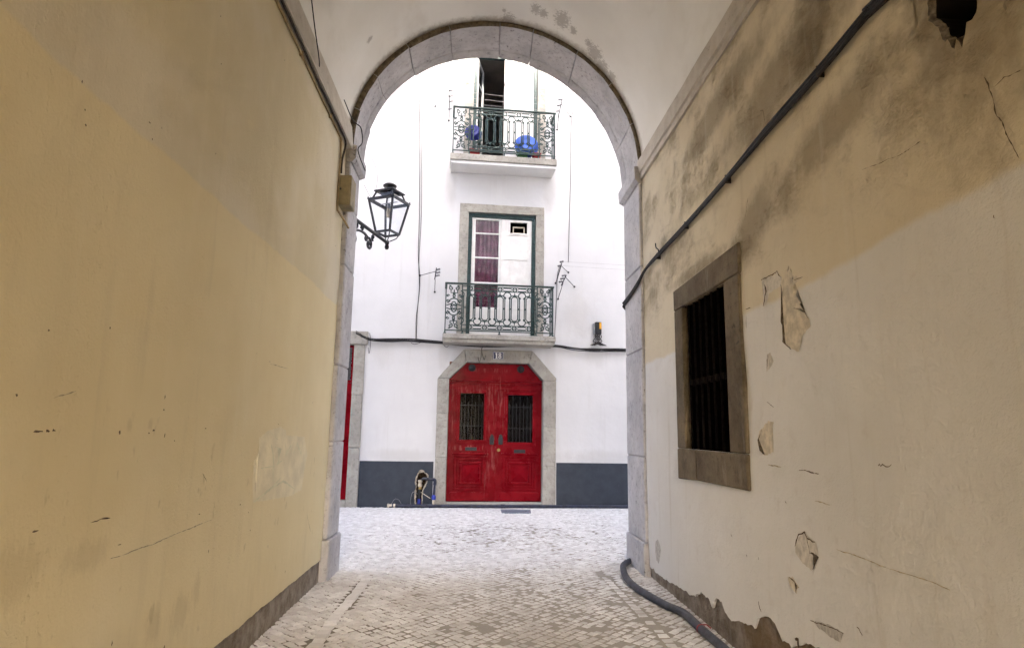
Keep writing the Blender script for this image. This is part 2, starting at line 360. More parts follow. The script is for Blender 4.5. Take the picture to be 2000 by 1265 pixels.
M['flake'] = simple('bare_grey_plaster', (.66, .62, .54), .9, 0, .1, .10, 22, .006, 40); M['flake_ochre'] = simple('bare_yellow_plaster', (.66, .59, .46), .9, 0, .1, .12, 18, .006, 40); M['flake_grey'] = simple('scuffed_grey_plaster', (.52, .49, .44), .9, 0, .1, .15, 30, .006, 40)
M['crack'] = simple('dark_crack', (.15, .115, .075), .95, 0, .05, .3, 40, 0); M['overpaint'] = simple('pale_overpaint', (.765, .685, .48), .85, 0, .2, .06, 5, .004, 20); M['tag_green'] = simple('faded_green_marker', (.67, .635, .44), .85, 0, .2, .08, 12, 0)
M['flake_dark'] = simple('sooty_broken_plaster', (.16, .13, .095), .95, 0, .1, .3, 30, .02, 40)
M['wood_dark2'] = simple('worn_iron_plate', (.02, .016, .012), .9, 0, .0, .2, 30, 0)
M['scratch'] = simple('faint_scratch', (.48, .41, .29), .95, 0, .05, .2, 40, 0)
M['soot_iron'] = simple('sooty_iron', (.011, .009, .008), .9, 0, .0, .2, 30, 0)
M['brown_edge'] = simple('grimy_mortar_edge', (.17, .135, .09), .95, 0, .05, .2, 18, .02, 30)  # darker brown for the inner face of the arch stones
M['cobble'] = cobble(); M['dust'] = dust()

# ================================================================== STREET
def worn(x, y):
    d = math.hypot((x-.75)/1.5, (y-6.2)/2.2); d2 = math.hypot((x-.7)/2.2, (y-10.2)/2.4)
    s = max(0, min(1, 1.5-d)), max(0, min(1, 1.35-d2))*.85
    return max(0, min(1, max(s)+.35*fbm(x*1.6, y*1.6, 3)))
def dust_z(x, y): return -.0105+.0098*worn(x, y)+.0035*fbm(x*5, y*5, 1)
def front_y(x): return FD+math.tan(FPHI)*x
def street():
    xs = [-250, -80, -25, -9]+[-6+.07*i for i in range(172)]+[9, 25, 80, 250]
    ys = [-250, -80, -25, -8, -2]+[.0+.07*i for i in range(204)]+[17, 25, 80, 250]
    v = [(x, y, dust_z(x, y) if abs(x) < 6.5 and -1 < y < 14.6 else -.014) for y in ys for x in xs]
    n = len(xs); f = [(j*n+i, j*n+i+1, (j+1)*n+i+1, (j+1)*n+i) for j in range(len(ys)-1) for i in range(n-1)]
    st = MB().add(v, f, True).build('street', M['dust']); tag(st, kind='structure')
    stones = []
    def stone_at(cx, cy, side, ang, jit=.17):
        c, s = math.cos(ang), math.sin(ang); h = side/2-.0052
        P = []
        for a, b in ((-1, -1), (1, -1), (1, 1), (-1, 1)):
            px, py = a*h*(1+random.uniform(-jit, jit)), b*h*(1+random.uniform(-jit, jit)); P.append((px*c-py*s, px*s+py*c))
        z0 = random.gauss(0, .0024); tx, ty = random.gauss(0, .02), random.gauss(0, .02)
        v = []
        for k, dz in ((.78, 0.0015), (.96, -.005), (1.0, -.04)):
            for px, py in P: v.append((cx+px*k, cy+py*k, z0+dz+(px*tx+py*ty)*k))
        f = [(0, 1, 2, 3)]
        for r_ in (0, 4):
            for k in range(4): f.append((r_+k, r_+4+k, r_+4+(k+1) % 4, r_+(k+1) % 4))
        stones.append((cx, cy, v, f, min(1, max(0, random.gauss(.5, .33)))))
    P = .074; A = R(45)
    def inside(x, y):
        if y < near_y(x)+.3:
            return .4 < y and XL-.04 < x < XR+.04 and abs(x+1.18) > .066 and abs(x-1.50+.03*(y-6)) > .06
        if y < far_y(x)+.03: return -1.60 < x < 1.97
        return abs(x) < 5.6 and y < front_y(x)-.03
    for i in range(-170, 360):
        for j in range(-260, 260):
            wob = .25*math.sin(i*.13)+.2*math.sin(j*.11+1)
            gx, gy = i*P, (j+wob*.4)*P
            x = gx*math.cos(A)-gy*math.sin(A)*1.0; y = gx*math.sin(A)+gy*math.cos(A)
            if not (-5.7 < x < 5.7 and .3 < y < 14.3): continue
            x += .02*math.sin(y*1.7)+random.gauss(0, .004); y += .02*math.sin(x*1.3)+random.gauss(0, .004)
            if inside(x, y): stone_at(x, y, P*random.uniform(.97, 1.03), A+random.gauss(0, .04)+.05*math.sin(x*2+y))
    y = .4
    while y < 7.45:
        stone_at(-1.18+.012*math.sin(y*3), y, .118, random.gauss(0, .03)); stone_at(1.50-.03*(y-6), y, .095, random.gauss(0, .05)); y += .112
    def size_in_view(s):
        d = Vector((s[0], s[1], 0))-C0; k = d.dot(_w)
        if k <= .2: return 0
        px, py = 1000+F_PX*d.dot(_r)/k, 632.5-F_PX*d.dot(_u)/k
        return 1/k if 430 < px < 1430 and py < 1262 else 0
    stones.sort(key=lambda s: -size_in_view(s))
    def put(name, group, kind=None):
        vs, fs, ti = [], [], []
        for s in group:
            b = len(vs); vs += s[2]; fs += [tuple(b+i for i in q) for q in s[3]]; ti += [s[4]]*12
        me = bpy.data.meshes.new(name); me.from_pydata(vs, [], fs); me.materials.append(M['cobble'])
        a = me.attributes.new('tint', 'FLOAT', 'POINT'); a.data.foreach_set('value', ti)
        o = bpy.data.objects.new(name, me); link(o, st)
        if kind: o['kind'] = kind
    for s in stones[:300]: put('paving_stone', [s])
    put('stone_setts', stones[300:], 'stuff')
    return st
STREET = street()

# ================================================================== PASSAGE BUILDING
PB = tag(empty('passage_building'), 'vaulted passage with ochre and stained cream walls ending in a round stone arch', 'building')
def spaced(a, b, d, extra=()):
    n = max(1, round((b-a)/d)); L = [a+(b-a)*i/n for i in range(n+1)]
    for e in extra:
        L = [q for q in L if abs(q-e) > d*.4 or q in (a, b)]+[e]
    return sorted(set(L))
def relief(X, y, z): return .011*fbm(y*.9, z*.9, X, 3)+.003*fbm(y*4, z*4, X)
def wall_sheet(X, sgn, jag, ztop, y1, opens, mat):
    ys = spaced(Y_REAR, y1, .03, [e for o in opens for e in o[:2]]); zs = spaced(.55, ztop, .09, [e for o in opens for e in o[2:]])
    rows = len(zs)+4
    def zz(y, k):
        if k >= 4: return zs[k-4]
        j = jag(y); return j+(zs[0]-j)*k/4
    def inop(y, z): return any(o[0] < y < o[1] and o[2] < z < o[3] for o in opens)
    v, f = [], []
    for y in ys:
        for k in range(rows):
            z = zz(y, k); v.append((X+sgn*relief(X, y, z), y, z))
    for i in range(len(ys)-1):
        for k in range(rows-1):
            if not inop((ys[i]+ys[i+1])/2, (zz(ys[i], k)+zz(ys[i], k+1))/2): f.append((i*rows+k, (i+1)*rows+k, (i+1)*rows+k+1, i*rows+k+1))
    mb = MB().add(v, f, True)
    lip = []                                     # broken lower edge of the plaster coat
    for y in ys: lip += [(X+sgn*.0, y, jag(y)), (X-sgn*.022, y, jag(y)+.004)]
    for i, y in enumerate(ys): lip[2*i] = v[i*rows]
    mb.add(lip, [(2*i, 2*i+2, 2*i+3, 2*i+1) for i in range(len(ys)-1)])
    o = mb.build('passage_wall', mat, PB)
    cv = []
    cys = spaced(Y_REAR, y1, .06)
    for y in cys:
        for z in (-.05, .06, .14, .22, .32, .45, .6): cv.append((X-sgn*(.012 if X < 0 else .016)+.006*fbm(y*6, z*6, 5), y, z))
    MB().add(cv, [(i*7+k, i*7+7+k, i*7+8+k, i*7+k+1) for i in range(len(cys)-1) for k in range(6)], True).build('skirting', M['core'], PB)
    return o
def jag_left(y): return .225+.012*fbm(y*2.2, 0)+.006*fbm(y*11, 3)+(.03 if 3.5 < y < 3.7 else 0)
def jag_right(y):
    t = max(0, min(1, (6.9-y)/2.9)); b = .10+.20*t
    b += .05*fbm(y*3.1, 7)+.018*fbm(y*14, 2)
    for c, w, h in ((4.42, .20, .11), (4.10, .12, .05), (5.30, .13, .06), (5.66, .2, .035), (3.75, .3, .1)): b += h*(1-min(1, abs(y-c)/w)**3)
    return max(.03, b)
WY0, WY1, WZ0, WZ1 = 4.875, 5.93, 1.46, 2.815
HY0, HY1, HZ0, HZ1 = 2.08, 2.54, 3.16, 3.86
wl = wall_sheet(XL, 1, jag_left, 5.12, near_y(XL)+.05, [], M['left']); tag(wl, 'ochre painted plaster wall, greyer above a slanting paint line')
wr = wall_sheet(XR, -1, jag_right, 5.02, near_y(XR)+.05, [(WY0, WY1, WZ0, WZ1), (HY0, HY1, HZ0, HZ1)], M['right']); tag(wr, 'cream plaster wall with soot stains and flaking paint')

# flaked places, scuffs, cracks and overpaint lying on the plaster
def skin(X, poly, off=.003, jit=.004, fine=.02):      # polygon in (y, z) that follows the plaster
    P = []
    for (a, b) in zip(poly, poly[1:]+poly[:1]):
        L = math.hypot(b[0]-a[0], b[1]-a[1]); k = max(1, int(L/fine))
        for i in range(k):
            t = i/k; P.append((a[0]+(b[0]-a[0])*t+random.gauss(0, jit), a[1]+(b[1]-a[1])*t+random.gauss(0, jit)))
    bm = bmesh.new(); vs = [bm.verts.new((0, y, z)) for y, z in P]; bm.faces.new(vs); bmesh.ops.triangulate(bm, faces=bm.faces[:])
    for _ in range(4):
        E_ = [e for e in bm.edges if e.calc_length() > .12]
        if not E_: break
        bmesh.ops.subdivide_edges(bm, edges=E_, cuts=1); bmesh.ops.triangulate(bm, faces=bm.faces[:])
    sg = 1 if X < 0 else -1
    for v in bm.verts: v.co.x = X+sg*(relief(X, v.co.y, v.co.z)+off)
    bm.verts.index_update(); r_ = ([v.co[:] for v in bm.verts], [[v.index for v in f.verts] for f in bm.faces]); bm.free(); return r_
def zpts(X, org, sc_, pts): return [(lambda p: (p.y, p.z))(onx(org[0]+x/sc_, org[1]+y/sc_, X)) for x, y in pts]
def decal(X, poly, mat, name, **k): return MB().add(*skin(X, poly, **k), True).build(name, M[mat], PB)
def ribbon(pts, w):
    A = []; B = []
    for i, (y, z) in enumerate(pts):
        a, b = pts[max(0, i-1)], pts[min(len(pts)-1, i+1)]; d = math.hypot(b[0]-a[0], b[1]-a[1]) or 1; n_ = (-(b[1]-a[1])/d, (b[0]-a[0])/d); h = w*(.5 if 0 < i < len(pts)-1 else .15)
        A.append((y+n_[0]*h, z+n_[1]*h)); B.append((y-n_[0]*h, z-n_[1]*h))
    return A+B[::-1]
o1, s1_ = (1250, 430), 2.3; o2, s2_ = (1240, 880), 2.6316; o3, s3_ = (0, 640), 2.0243
for org, k, pts, mt in ((o1, s1_, [(548, 268), (600, 245), (618, 230), (640, 262), (632, 298), (585, 330), (572, 375), (556, 386), (560, 300)], 'flake'),
                        (o1, s1_, [(638, 275), (672, 205), (690, 250), (735, 255), (700, 285), (682, 325), (708, 340), (685, 370), (690, 395), (735, 400), (760, 440), (765, 475), (735, 520), (712, 590), (680, 575), (642, 545), (650, 510), (640, 450), (642, 360)], 'flake_ochre'),
                        (o1, s1_, [(537, 945), (575, 900), (600, 905), (590, 960), (597, 1040), (560, 1055), (535, 1035), (528, 985)], 'flake_ochre'), (o1, s1_, [(572, 600), (585, 595), (600, 640), (575, 675), (568, 680)], 'flake'),
                        (o2, s2_, [(820, 480), (850, 425), (872, 415), (905, 450), (930, 465), (945, 545), (915, 608), (880, 595), (850, 560), (820, 520)], 'flake'), (o2, s2_, [(108, 465), (120, 455), (137, 510), (125, 575), (112, 565), (106, 520)], 'flake_grey'),
                        (o2, s2_, [(785, 650), (810, 645), (845, 700), (830, 730), (800, 700)], 'flake_ochre'), (o2, s2_, [(910, 868), (940, 880), (1000, 890), (1080, 935), (1062, 985), (1000, 950), (940, 905)], 'flake_grey')):
    decal(XR, zpts(XR, org, k, pts), mt, 'flaked_patch')
cracks = MB()
for org, k, w, pts in ((o1, s1_, .010, [(548, 268), (600, 245), (618, 230), (636, 262)]), (o1, s1_, .022, [(562, 288), (570, 320), (556, 386)]), (o1, s1_, .012, [(636, 290), (640, 360), (638, 450), (650, 510), (642, 545), (680, 580)]), (o1, s1_, .008, [(665, 250), (672, 205)]), (o1, s1_, .008, [(695, 270), (735, 255)]), (o1, s1_, .008, [(690, 395), (735, 400), (760, 440)]),
                       (o1, s1_, .009, [(548, 935), (530, 985), (537, 1035), (560, 1053)]), (o1, s1_, .010, [(576, 600), (568, 680)]), (o1, s1_, .010, [(480, 400), (505, 394)]), (o1, s1_, .010, [(482, 430), (480, 485)]), (o1, s1_, .006, [(570, 815), (600, 840)]), (o1, s1_, .007, [(712, 1122), (800, 1138)]),
                       (o2, s2_, .012, [(820, 490), (840, 430), (872, 415), (885, 450), (925, 470)]), (o2, s2_, .018, [(905, 520), (945, 545), (915, 608)]), (o2, s2_, .008, [(880, 440), (900, 520), (925, 545)]), (o2, s2_, .010, [(790, 645), (835, 690), (828, 730)]), (o2, s2_, .014, [(640, 770), (645, 800), (655, 825)]), (o2, s2_, .009, [(905, 870), (950, 880), (1080, 935)]), (o2, s2_, .03, [(828, 964), (845, 968), (848, 1010)]),
                       (o2, s2_, .012, [(1255, 76), (1280, 70), (1305, 82), (1332, 70)]), (o2, s2_, .006, [(850, 98), (945, 116)]), (o2, s2_, .012, [(500, 425), (505, 440)]), (o2, s2_, .010, [(770, 255), (775, 272)]), (o2, s2_, .012, [(580, 530), (585, 542)]), (o2, s2_, .010, [(640, 545), (643, 562)]), (o2, s2_, .010, [(1150, 905), (1175, 940)]),
                       ((1200, 0), 2.5, .010, [(1810, 380), (1838, 430), (1865, 550), (1895, 590), (1975, 770)]), ((1200, 0), 2.5, .008, [(1838, 430), (1900, 385), (1995, 340)]), ((1200, 0), 2.5, .006, [(1210, 830), (1290, 800), (1440, 730), (1500, 690)]), ((1200, 0), 2.5, .008, [(640, 1075), (650, 1010), (655, 965)]), ((1200, 0), 2.5, .010, [(710, 545), (728, 540), (740, 605)]), ((1200, 0), 2.5, .016, [(1850, 1050), (1855, 1062)])):
    q = zpts(XR, org, k, pts); q = [q[0]]+[((a[0]*(1-t)+b[0]*t)+random.gauss(0, .003), (a[1]*(1-t)+b[1]*t)+random.gauss(0, .003)) for a, b in zip(q, q[1:]) for t in (.33, .67, 1.0)]
    cracks.add(*skin(XR, ribbon(q, w*(.35 if q[0][0] < 3.2 else .6)), off=.0045, jit=.0012, fine=.012))
tag(cracks.build('plaster_cracks', M['crack'], PB), kind='stuff')
def scratch(X, w, pts):
    q = [(lambda p: (p.y, p.z))(onx(x, y, X)) for x, y in pts]; q = [q[0]]+[((a[0]*(1-t)+b[0]*t)+random.gauss(0, .002), (a[1]*(1-t)+b[1]*t)+random.gauss(0, .002)) for a, b in zip(q, q[1:]) for t in (.25, .5, .75, 1.0)]
    decal(X, ribbon(q, w), 'scratch', 'scratch', off=.004, jit=.001, fine=.02)
scratch(XR, .005, [(1635, 1072), (1690, 1090), (1735, 1108)]); scratch(XR, .004, [(1735, 1108), (1790, 1125), (1860, 1150)]); scratch(XR, .006, [(1590, 978), (1620, 985)]); scratch(XR, .006, [(1500, 907), (1525, 912)])
scratch(XL, .004, [(212, 1090), (320, 1052), (415, 1015)]); scratch(XL, .006, [(600, 1003), (603, 1022), (607, 1038)]); scratch(XL, .004, [(100, 777), (145, 764)]); scratch(XL, .004, [(525, 710), (560, 720)])
decal(XL, zpts(XL, o3, s3_, [(1025, 435), (1060, 405), (1110, 390), (1130, 405), (1130, 425), (1205, 430), (1215, 500), (1205, 560), (1195, 640), (1150, 665), (1060, 680), (1000, 690), (998, 600), (1005, 520), (1025, 515)]), 'overpaint', 'overpaint_patch', off=.0025, jit=.003)
tagm = MB()
for w, pts in ((.022, [(1005, 685), (1060, 640), (1110, 590)]), (.02, [(1075, 610), (1078, 500), (1070, 460)]), (.02, [(1060, 640), (1120, 605), (1165, 635)]), (.018, [(1070, 415), (1095, 440)]), (.018, [(1085, 470), (1110, 480), (1090, 540), (1120, 520)]), (.018, [(1125, 450), (1130, 500), (1150, 465), (1155, 500)]), (.018, [(1160, 500), (1175, 455), (1190, 500), (1195, 450)]), (.018, [(1030, 555), (1085, 545)])):
    q = zpts(XL, o3, s3_, pts); tagm.add(*skin(XL, ribbon(q, w), off=.004, jit=.002, fine=.03))
tag(tagm.build('faint_graffiti', M['tag_green'], PB), kind='stuff')
chips = MB()
for px, py, a, b in [(70, 842, .05, .010), (88, 841, .02, .014), (100, 840, .02, .010), (230, 843, .014, .022), (298, 840, .03, .009), (288, 845, .015, .008), (320, 775, .010, .02), (318, 800, .014, .012), (320, 850, .010, .02), (65, 1037, .03, .008), (400, 836, .02, .006), (543, 828, .02, .008), (612, 786, .010, .012), (28, 771, .012, .013), (160, 160, .006, .012), (430, 125, .010, .012), (430, 32, .008, .01), (290, 240, .02, .008), (166, 215, .012, .008), (168, 245, .010, .008), (295, 272, .010, .010), (313, 250, .008, .012), (420, 300, .008, .008), (555, 118, .008, .016), (640, 440, .01, .014), (655, 480, .01, .02), (620, 300, .01, .01), (340, 860, .01, .006), (212, 640, .012, .01), (90, 645, .012, .01), (525, 706, .03, .004), (390, 1003, .02, .008), (230, 1063, .025, .006), (408, 1076, .008, .02), (557, 1115, .008, .02), (215, 1255, .01, .022), (320, 1263, .012, .02), (522, 1066, .006, .02), (485, 1000, .01, .012), (488, 1035, .008, .012), (500, 690, .004, .012), (470, 985, .01, .015)]:
    p = onx(px, py, XL); n_ = 9; chips.add(*skin(XL, [(p.y+.6*a*math.cos(2*math.pi*i/n_)*random.uniform(.35, 1.2), p.z+.6*b*math.sin(2*math.pi*i/n_)*random.uniform(.35, 1.2)) for i in range(n_)], off=.0035, jit=.0006, fine=.05))
for w, pts in ((.006, [(172, 1020), (192, 1014), (212, 1011)]), (.004, [(395, 923), (404, 942)])):
    q = [(lambda p: (p.y, p.z))(onx(x, y, XL)) for x, y in pts]; q = [q[0]]+[((a[0]*(1-t)+b[0]*t)+random.gauss(0, .002), (a[1]*(1-t)+b[1]*t)+random.gauss(0, .002)) for a, b in zip(q, q[1:]) for t in (.33, .67, 1.0)]
    chips.add(*skin(XL, ribbon(q, w), off=.0035, jit=.001, fine=.015))
tag(chips.build('paint_chips', M['crack'], PB), kind='stuff')
# vault
def vault():
    cx, hw, z0, rise = (XL+XR)/2, 1.815, 4.905, 1.815
    n, ny = 56, 70; v, f = [], []
    for i in range(n+1):
        a = math.pi*i/n; x = cx-hw*math.cos(a); z = z0+rise*math.sin(a)
        for j in range(ny+1):
            y = Y_REAR+(near_y(x)+.03-Y_REAR)*j/ny; k = 1+.004*fbm(x*1.2, y*1.2, z)
            v.append((cx+(x-cx)*k, y, z0+(z-z0)*k))
    MB().add(v, [(i*(ny+1)+j, (i+1)*(ny+1)+j, (i+1)*(ny+1)+j+1, i*(ny+1)+j+1) for i in range(n) for j in range(ny)], True).build('vault', M['vault'], PB)
vault()
def ledge(prof, y1):
    ys = spaced(Y_REAR, y1, .12); n = len(prof); v = []
    for y in ys:
        for x, z in prof: v.append((x+.004*fbm(y*2, z*3, x), y, z+.006*fbm(y*1.3, x*2, 9)))
    return MB().add(v, [(i*n+k, (i+1)*n+k, (i+1)*n+k+1, i*n+k+1) for i in range(len(ys)-1) for k in range(n-1)]).build('ledge', M['ledge'], PB)
ledge([(XL-.03, 4.84), (XL+.065, 4.84), (XL+.07, 4.87), (XL+.045, 5.13), (XL-.03, 5.15)], near_y(XL))
ledge([(XR+.03, 4.735), (XR-.022, 4.735), (XR-.022, 4.80), (XR-.042, 4.815), (XR-.05, 4.98), (XR-.02, 5.03), (XR+.03, 5.03)], near_y(XR))
# stone arch: voussoirs, imposts, jamb stones
AR = empty('stone_arch', parent=PB)
def voussoir(a0, a1):
    g = .0022; n = 5; jr = random.uniform(-.007, .007); jn = random.uniform(-.004, .004)
    secs = []
    for i in range(n+1):
        a = a0+g+(a1-a0-2*g)*i/n
        def pt(r, t, dy=0):
            x, z = ARC_X+(r+jr)*math.cos(a), ARC_Z+(r+jr)*math.sin(a); yn, yf = near_y(x)+jn, far_y(x); return (x, yn+(yf-yn)*t+dy, z)
        secs.append([pt(1.775, 0), pt(1.757, .03), pt(1.757, .76), pt(1.745, .79), pt(1.725, .97), pt(1.74, 1), pt(2.12, 1), pt(2.12, 0)])
    m = len(secs[0]); V = [p for s_ in secs for p in s_]
    V = [(x+.007*fbm(x*7, y*7, z*7), y, z+.007*fbm(x*7, z*7, y*7)) for x, y, z in V]
    F = [(i*m+k, i*m+(k+1) % m, (i+1)*m+(k+1) % m, (i+1)*m+k) for i in range(n) for k in range(m)]+[tuple(range(m))[::-1], tuple(n*m+k for k in range(m))]
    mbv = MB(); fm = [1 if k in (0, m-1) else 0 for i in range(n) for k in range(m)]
    mbv.add(V, F); mbv.fm = fm+[0, 0]; mbv.build('voussoir', [M['arch'], M['brown_edge']], AR)
ang = [0, 19, 38, 57, 77, 91, 112, 131, 149, 165, 180]
for a0, a1 in zip(ang, ang[1:]): voussoir(R(a0), R(a1))
def jamb(x0, x1, zs, side):
    for k, (z0, z1) in enumerate(zip(zs, zs[1:])):
        pl = .022 if k == 0 else random.uniform(-.004, .004); d = random.uniform(-.004, .004)
        a, b = (x0, x1+pl) if side < 0 else (x0-pl, x1)
        P = lambda x, t, z: (x, (near_y(x)-pl*.6+d) if t == 0 else far_y(x)+pl, z)
        mb = MB(); mb.hexa([P(a, 0, z0+.002), P(b, 0, z0+.002), P(b, 1, z0+.002), P(a, 1, z0+.002), P(a, 0, z1-.002), P(b, 0, z1-.002), P(b, 1, z1-.002), P(a, 1, z1-.002)], .014)
        o = mb.build('jamb_stone', M['arch'], AR)
jamb(XL-.35, -1.578, [-.03, .42, 1.45, 2.30, 3.45, 4.20, 4.70], -1)
jamb(1.938, XR+.35, [-.03, .36, 1.32, 2.60, 3.62, 4.70], 1)
for side, x0, x1 in ((-1, XL-.35, -1.578), (1, 1.938, XR+.35)):
    V = []
    for (z, o) in ((4.70, .012), (4.745, .055), (4.90, .062), (4.912, .03)):
        a, b = (x0, x1+o) if side < 0 else (x0-o, x1)
        V += [(a, near_y(a)-o*.35, z), (b, near_y(b)-o*.35, z), (b, far_y(b)+o, z), (a, far_y(a)+o, z)]
    F = [(3, 2, 1, 0), (12, 13, 14, 15)]+[(r_+k, r_+(k+1) % 4, r_+4+(k+1) % 4, r_+4+k) for r_ in (0, 4, 8) for k in range(4)]
    MB().add(V, F).build('impost', M['arch'], AR)
# unseen outer faces and roof of the passage building, height shaped for light
def arch_sheet(yf, low, x0, x1, ztop, brk):
    xs = spaced(x0, x1, .15, brk); f = []; v = []
    for a, b in zip(xs, xs[1:]):
        i = len(v); e = 1e-5; za, zb = low(a+e), low(b-e)
        v += [(a, yf(a), za), (b, yf(b), zb), (b, yf(b), ztop), (a, yf(a), ztop)]; f.append((i, i+1, i+2, i+3))
    return MB().add(v, f).build('outer_wall', M['white'], PB)
arch_sheet(lambda x: far_y(x)-.025, lambda x: ARC_Z+math.sqrt(max(0, 3.61-(x-ARC_X)**2)) if abs(x-ARC_X) < 1.9 else -.05, -9, 9, PTOP, [ARC_X-1.9, ARC_X+1.9])
arch_sheet(lambda x: Y_REAR, lambda x: 4.905+1.8*math.sqrt(max(0, 1-((x-.17)/1.81)**2)) if XL < x < XR else -.05, -9, 9, PTOP, [XL, XR])
mb = MB(); mb.add([(-9, Y_REAR, PTOP-.3), (9, Y_REAR, PTOP-.3), (9, far_y(9)-.03, PTOP-.3), (-9, far_y(-9)-.03, PTOP-.3)], [(0, 1, 2, 3)])
for x in (-9, 9): mb.add([(x, Y_REAR, -.05), (x, far_y(x)-.025, -.05), (x, far_y(x)-.025, PTOP), (x, Y_REAR, PTOP)], [(0, 1, 2, 3)])
mb.build('roof', M['roof'], PB)
# barred window in the right wall
WF = empty('barred_window', parent=PB)
def side_prism(mb, poly, x0, x1, b):      # polygon in (y, z), extruded in x
    def mk(bm):
        A = [bm.verts.new((x0, y, z)) for y, z in poly]; B = [bm.verts.new((x1, y, z)) for y, z in poly]; n = len(poly)
        bm.faces.new(A); bm.faces.new(B[::-1])
        for i in range(n): bm.faces.new((A[i], B[i], B[(i+1) % n], A[(i+1) % n]))
    mb.bev(mk, b); return mb
oy0, oy1, oz0, oz1 = 4.57, 6.185, 1.20, 3.055
for poly in ([(oy0, WZ1+.002), (oy1, WZ1+.002), (oy1, oz1-.03), (oy0, oz1)], [(oy0, oz0), (oy0+1.08, oz0-.008), (oy0+1.08, WZ0-.002), (oy0, WZ0-.002)], [(oy0+1.084, oz0-.008), (oy1, oz0-.03), (oy1, WZ0-.002), (oy0+1.084, WZ0-.002)],
             [(oy0, WZ0+.002), (WY0, WZ0+.002), (WY0, WZ1-.002), (oy0+.012, WZ1-.002)], [(WY1, WZ0+.002), (oy1-.01, WZ0+.002), (oy1-.015, WZ1-.002), (WY1, WZ1-.002)]):
    side_prism(MB(), poly, XR-.028, XR+.28, .010).build('frame_stone', M['brown_stone'], WF)
side_prism(MB(), [(WY0-.1, WZ0-.1), (WY1+.1, WZ0-.1), (WY1+.1, WZ1+.1), (WY0-.1, WZ1+.1)], XR+.035, XR+.06, 0).build('shutter', M['wood_dark'], WF)
for k in range(7):
    yy = WY0+(WY1-WY0)*(k+.5)/7; p = [(XR+.016, yy, WZ0+(WZ1-WZ0)*i/40) for i in range(41)]
    MB().tube(p, [.011+.0015*(i % 2) for i in range(41)], 6).build('bar', M['soot_iron'], WF)
mb = MB(); mb.box(XR+.029, XR+.034, WY0, WY1, 2.04, 2.10)
mb.build('cross_bar', M['soot_iron'], WF)
for k in range(6):
    yy = WY0+(WY1-WY0)*(k+1)/7; MB().box(XR-.001, XR+.003, yy-.026, yy+.026, 2.043, 2.097, .003).build('cross_plate', M['wood_dark2'], WF)
# ragged hole high in the right wall
def ragged(n, cy, cz, ry, rz, amp, seed): return [(cy+ry*math.cos(2*math.pi*k/n)*(1+amp*fbm(math.cos(2*math.pi*k/n)*2.2+seed, math.sin(2*math.pi*k/n)*2.2)), cz+rz*math.sin(2*math.pi*k/n)*(1+amp*fbm(math.cos(2*math.pi*k/n)*2.2, math.sin(2*math.pi*k/n)*2.2+seed))) for k in range(n)]
def rect_loop(n, y0, y1, z0, z1):
    cy, cz, hy, hz = (y0+y1)/2, (z0+z1)/2, (y1-y0)/2, (z1-z0)/2; L = []
    for k in range(n):
        c, s = math.cos(2*math.pi*k/n), math.sin(2*math.pi*k/n); m = max(abs(c), abs(s)); L.append((cy+hy*c/m, cz+hz*s/m))
    return L
def strip(mb, A, B, mi=0, flip=False):
    n = len(A); mb.add(list(A)+list(B), [((k, (k+1) % n, n+(k+1) % n, n+k) if not flip else (k, n+k, n+(k+1) % n, (k+1) % n)) for k in range(n)], mi=mi)
n = 64; q = rect_loop(n, HY0-.01, HY1+.01, HZ0-.01, HZ1+.01); h0 = ragged(n, 2.305, 3.50, .128, .275, .34, 1.3); h1 = ragged(n, 2.306, 3.51, .118, .262, .38, 1.35); h2 = ragged(n, 2.30, 3.5, .13, .27, .3, 1.5)
mb = MB(); at = lambda L, dx: [(XR+dx, y, z) for y, z in L]
strip(mb, at(q, .0045), at(h0, -.004)); strip(mb, at(h0, -.004), at(h1, .03), 3); strip(mb, at(h1, .03), at(h2, .45), 2); mb.add(at(h2, .45), [tuple(range(n))], mi=2)
mb.build('broken_hole', [M['right'], M['broken'], M['dark'], M['flake_dark']], PB)

# ================================================================== WHITE HOUSE
H = tag(empty('white_house', FM), 'white plastered house with red double door, two balconies and slate blue base band', 'house')
OPENS = [(-.66, 1.40, -.1, 3.06), (-.335, 1.205, 3.62, 6.475), (-.30, 1.215, 7.62, 10.45), (-3.9, -2.70, -.1, 3.37), (-1.40, -.955, -.1, .82)]
us = sorted({-9, 9, *[e for o in OPENS for e in o[:2]]}); zs = sorted({-.1, 12.6, *[e for o in OPENS for e in o[2:]]})
mb = MB()
for a, b in zip(us, us[1:]):
    for c, d in zip(zs, zs[1:]):
        if not any(o[0] < (a+b)/2 < o[1] and o[2] < (c+d)/2 < o[3] for o in OPENS): mb.add([(a, 0, c), (b, 0, c), (b, 0, d), (a, 0, d)], [(0, 1, 2, 3)])
mb.build('wall', M['white'], H)
MB().box(-9.2, 9.2, -.35, .3, 12.5, 12.75, .03).build('cornice', M['white'], H)
mb = MB(); mb.add([(-9, 0, 12.6), (9, 0, 12.6), (9, 6, 14), (-9, 6, 14)], [(0, 1, 2, 3)]); mb.add([(-9, 0, -.1), (-9, 6, -.1), (-9, 6, 14), (-9, 0, 12.6)], [(0, 1, 2, 3)]); mb.add([(9, 0, -.1), (9, 6, -.1), (9, 6, 14), (9, 0, 12.6)], [(0, 1, 2, 3)]); mb.add([(-9, 6, -.1), (9, 6, -.1), (9, 6, 14), (-9, 6, 14)], [(0, 1, 2, 3)]); mb.build('roof', M['roof'], H)
